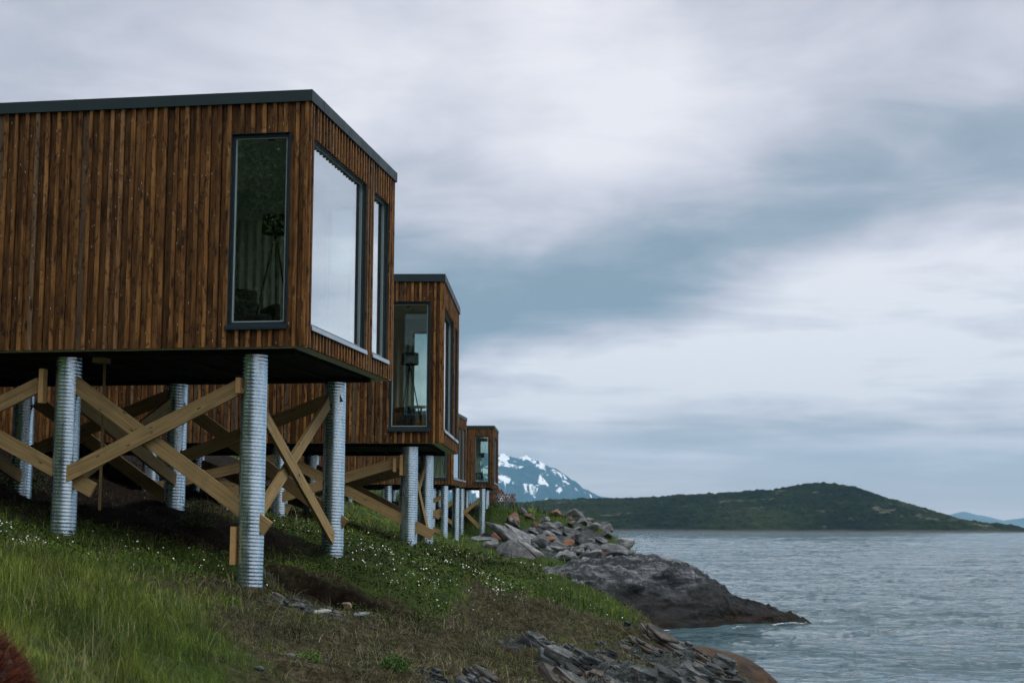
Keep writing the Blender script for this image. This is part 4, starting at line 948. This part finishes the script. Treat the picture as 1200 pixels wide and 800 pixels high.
# leafy ground cover with small white flowers
n = 520000; X, Y = sample(n, 351, 15, 48); rg = np.random.default_rng(352); r_, g_z, d_ = zones(X, Y)
k = rg.random(n) < np.clip(cover(X, Y)+.12*g_z, 0, 1)*(1-r_)*(1-d_)*.75; X, Y = X[k], Y[k]; n = len(X)
hh = .03+.11*np.clip(.45+.7*fbm(X*2.6, Y*2.6, seed=88, oct=3), 0, 1)
Z = ground(X, Y)+hh*rg.random(n)**.6
tone = np.clip(.5+.7*fbm(X*1.4, Y*1.4, seed=89, oct=3)+rg.normal(0, .15, n), 0, 1)[:, None]
pt = np.clip(.5+1.6*fbm(X*.9+4, Y*.9, seed=92, oct=3), 0, 1)[:, None]; red = (rg.random((n, 1)) < .10)
cols = (np.array((.016, .036, .005))*(1-tone)+np.array((.072, .135, .018))*tone)*rg.uniform(.55, 1.3, (n, 1))*(.5+.6*pt)
cols = np.where(red, np.array((.06, .030, .014)), cols)
V, F, Cc = leaves(n, np.c_[X, Y, Z], .017*np.clip(Y/20, .8, 2.2)*rg.uniform(.7, 1.3, n), 353, cols)
o = npmesh('ground_cover', V, F, M['foliage'], False, cols={'tint': Cc}); tag(o, 'low leafy green ground cover below the cabins', kind='stuff'); print('leaves', n)
n = 70000; X, Y = sample(n, 361, 15, 44); rg = np.random.default_rng(362)
fl = 1.0*gauss(X, Y, -5.7, 18.7, 1.2, 1.4)+.35*gauss(X, Y, -4.2, 19.8, .9, .7)+.9*gauss(X, Y, -1.6, 24.2, 1.0, 1.6)+1.6*gauss(X, Y, -.7, 26.6, .9, 3.0)+1.3*gauss(X, Y, .5, 29.5, .7, 3.0)+.5*gauss(X, Y, -2.6, 24.5, 1.5, 2.5)
k = rg.random(n) < np.clip(fl*np.clip(.35+1.5*fbm(X*1.3, Y*1.3, seed=91, oct=2), 0, 1), 0, 1)*.28; X, Y = X[k], Y[k]; n = len(X)
Z = ground(X, Y)+rg.uniform(.09, .16, n); c0 = np.c_[X, Y, Z]; s_ = .0125*np.clip(Y/21, .9, 1.7)*rg.uniform(.7, 1.2, n)
V1, F1, _ = leaves(n, c0, s_, 363, np.zeros((n, 3)), upw=.6, asp=.8); V2, F2, _ = leaves(n, c0+(0, 0, .003), s_, 364, np.zeros((n, 3)), upw=.6, asp=.8)
o = npmesh('flowers', np.r_[V1, V2], np.r_[F1, F2+len(V1)], M['petal'], False); tag(o, 'tiny white flowers scattered through the ground cover', kind='stuff'); print('flowers', n)
# grass fringe on the far crest and between the boulders
grass_layer('crest_grass', 'bright green grass on the crest above the rock heap', 26000, 371, 66, 92, lambda X, Y: np.clip(1.2*gauss(X, Y, 2.5, 85, 4.5, 2.6)+.9*gauss(X, Y, 2.3, 71.2, 2.6, 1.5)+.12*(X < -1), 0, 1), lambda X, Y: .30+.15*(Y > 80), (.045, .075, .016), (.13, .18, .04), .010, .4)

def bush(name, label, ctr, rx, rz_, n, ca, cb, ls, seed, cat='shrub', stems=8):
    rg = np.random.default_rng(seed); root = empty(name, ctr); tag(root, label, cat)
    u = rg.normal(size=(n, 3)); u /= np.linalg.norm(u, axis=1)[:, None]; rr = rg.random(n)**.4
    lump = 1+.35*fbm(u[:, 0]*2+seed, u[:, 1]*2, u[:, 2]*2, seed=seed, oct=3)
    P_ = u*(rr*lump)[:, None]*np.array([rx, rx, rz_]); P_[:, 2] = np.abs(P_[:, 2])
    V, F, Cc = leaves(n, P_, ls*rg.uniform(.6, 1.3, n), seed+1, pal(n, seed+2, ca, cb), upw=.3)
    npmesh('foliage', V, F, M['foliage'], False, parent=root, cols={'tint': Cc})
    mb = MB()
    for k in range(stems):
        a_ = rg.uniform(0, 6.28); mb.tube((0, 0, -.05), (rx*.7*math.cos(a_), rx*.7*math.sin(a_), rz_*rg.uniform(.5, .9)), .012*rx*2, .004*rx*2, 5)
    mb.build('stem', M['dark_timber'], root); return root
def gb(name, label, px, py, Y, rx, rz_, n, ca, cb, ls, seed, dz=0):
    p = at(px, py, Y); return bush(name, label, (p.x, p.y, gz(p.x, p.y)-.02+dz), rx, rz_, n, ca, cb, ls, seed)
gb('low_shrub', 'small bright green cushion shrub left of the second pile', 268, 692, 17.2, .17, .13, 1500, (.05, .11, .015), (.10, .18, .03), .010, 501)
gb('low_shrub', 'bright green cushion shrub in the brown heath below the bare patch', 362, 768, 13.8, .14, .12, 1500, (.04, .10, .015), (.09, .16, .03), .009, 502)
gb('low_shrub', 'dark green shrub beside the slate at the bottom centre', 462, 778, 14.2, .16, .14, 1500, (.02, .07, .012), (.05, .11, .02), .010, 503)
gb('low_shrub', 'green shrub high on the slate slope', 655, 782, 17.0, .13, .13, 1000, (.02, .06, .012), (.05, .11, .02), .010, 504)
gb('low_shrub', 'leafy shrub in the shade beside the inland pile of the nearest cabin', 232, 597, 22.6, .35, .45, 900, (.03, .05, .015), (.07, .10, .03), .018, 505)
gb('low_shrub', 'leafy shrub in the shade between the two left piles', 22, 575, 24.5, .5, .5, 1500, (.03, .055, .015), (.07, .11, .03), .02, 506)
gb('low_shrub', 'young green shrub sticking up behind the timber stack', 577, 598, 88, .40, 1.15, 1500, (.04, .09, .02), (.09, .16, .03), .035, 507)
# rust-coloured mossy mound in the bottom left corner
o = rock_mesh('mossy_rock', 81, (.34, .45, .42), M['slate'], cuts=5, rough=.08, cutd=(.75, .95)); o.location = (-2.48, 6.6, CAMZ-.84); tag(o, 'rock topped with rust red moss in the bottom left corner', 'rock')
n = 60000; rg = np.random.default_rng(82); src = np.array([v.co[:] for v in o.data.vertices]); nr = src/np.linalg.norm(src, axis=1)[:, None]
kk = np.where((nr[:, 2] > -.1) | (nr[:, 0] > .55))[0]; pick = rg.choice(kk, n); P_ = src[pick]+rg.normal(0, .012, (n, 3)); lumpm = (.4+1.2*np.clip(.5+fbm(P_[:, 0]*14, P_[:, 1]*14, P_[:, 2]*14, seed=4, oct=3), 0, 1.3))[:, None]; mos = nr[pick]*rg.uniform(.01, .055, n)[:, None]*lumpm+rg.normal(0, .014, (n, 3))*lumpm
sd_ = rg.normal(size=(n, 3)); sd_ /= np.linalg.norm(sd_, axis=1)[:, None]; sd_ *= .0022
V = np.stack([P_-sd_, P_+sd_, P_+mos], 1).reshape(-1, 3); F = np.arange(n*3).reshape(-1, 3)
npmesh('moss', V, F, M['foliage'], False, parent=o, cols={'tint': np.repeat(pal(n, 83, (.025, .008, .005), (.11, .032, .015), .45), 3, 0)})

# birches up the slope behind the photographer, mirrored in the windows
def tree(x, y, h, seed, label):
    rg = np.random.default_rng(seed); root = empty('birch_tree', (x, y, gz(x, y)-.1)); tag(root, label, 'tree', 'birch trees on the slope mirrored in the windows')
    mb = MB(); pts = [Vector((0, 0, 0))]
    for k in range(6): pts.append(pts[-1]+Vector((rg.normal(0, .12), rg.normal(0, .12), h/6.6)))
    for k in range(6): mb.tube(pts[k], pts[k+1], .13*(1-k/7), .13*(1-(k+1)/7), 9, caps=False)
    ends = []
    for k in range(34):
        f = rg.uniform(.06, .95); i = int(f*6); b = pts[i].lerp(pts[min(i+1, 6)], f*6-i); a_ = rg.uniform(0, 6.28); L = h*.30*(1.15-f)*rg.uniform(.7, 1.2)+.3
        e = b+Vector((math.cos(a_)*L, math.sin(a_)*L, L*rg.uniform(.3, .8))); mb.tube(b, e, .035*(1.1-f), .008, 5, caps=False); ends += [(b.lerp(e, q), L) for q in (.45, .75, 1.0)]
    mb.build('trunk', simple('birch_bark_%d' % seed, (.30, .29, .27), .8, 0, .6, 4), root)
    cc_ = []; 
    for (p, L) in ends:
        m_ = 520; cc_.append(np.array(p)+rg.normal(0, .30+.12*L, (m_, 3))*np.array([1, 1, .75]))
    P_ = np.concatenate(cc_); n = len(P_); V, F, Cc = leaves(n, P_, .085*rg.uniform(.7, 1.3, n), seed+1, pal(n, seed+2, (.03, .055, .012), (.085, .13, .03)), upw=.2)
    npmesh('crown', V, F, M['foliage'], False, parent=root, cols={'tint': Cc})
for i, (x, y, h, lb) in enumerate(((-17.5, -3.5, 11.5, 'tallest leafy birch mirrored in the side window of the nearest cabin'), (-14.5, -6.5, 10.0, 'shorter leafy birch mirrored in the side windows'), (-20.5, -8, 13.0, 'broad leafy birch mirrored at the left of the side windows'), (-13.5, -12.5, 11.5, 'slim leafy birch mirrored at the right of the side windows'), (-17.5, -12, 14.5, 'leafy birch mirrored low in the side windows'), (-7.8, -14, 12.5, 'tall leafy birch mirrored in the side window of the second cabin'), (-4.6, -17, 12.0, 'leafy birch mirrored at the right of the second cabin window'))):
    tree(x, y, h, 600+i*10, lb)
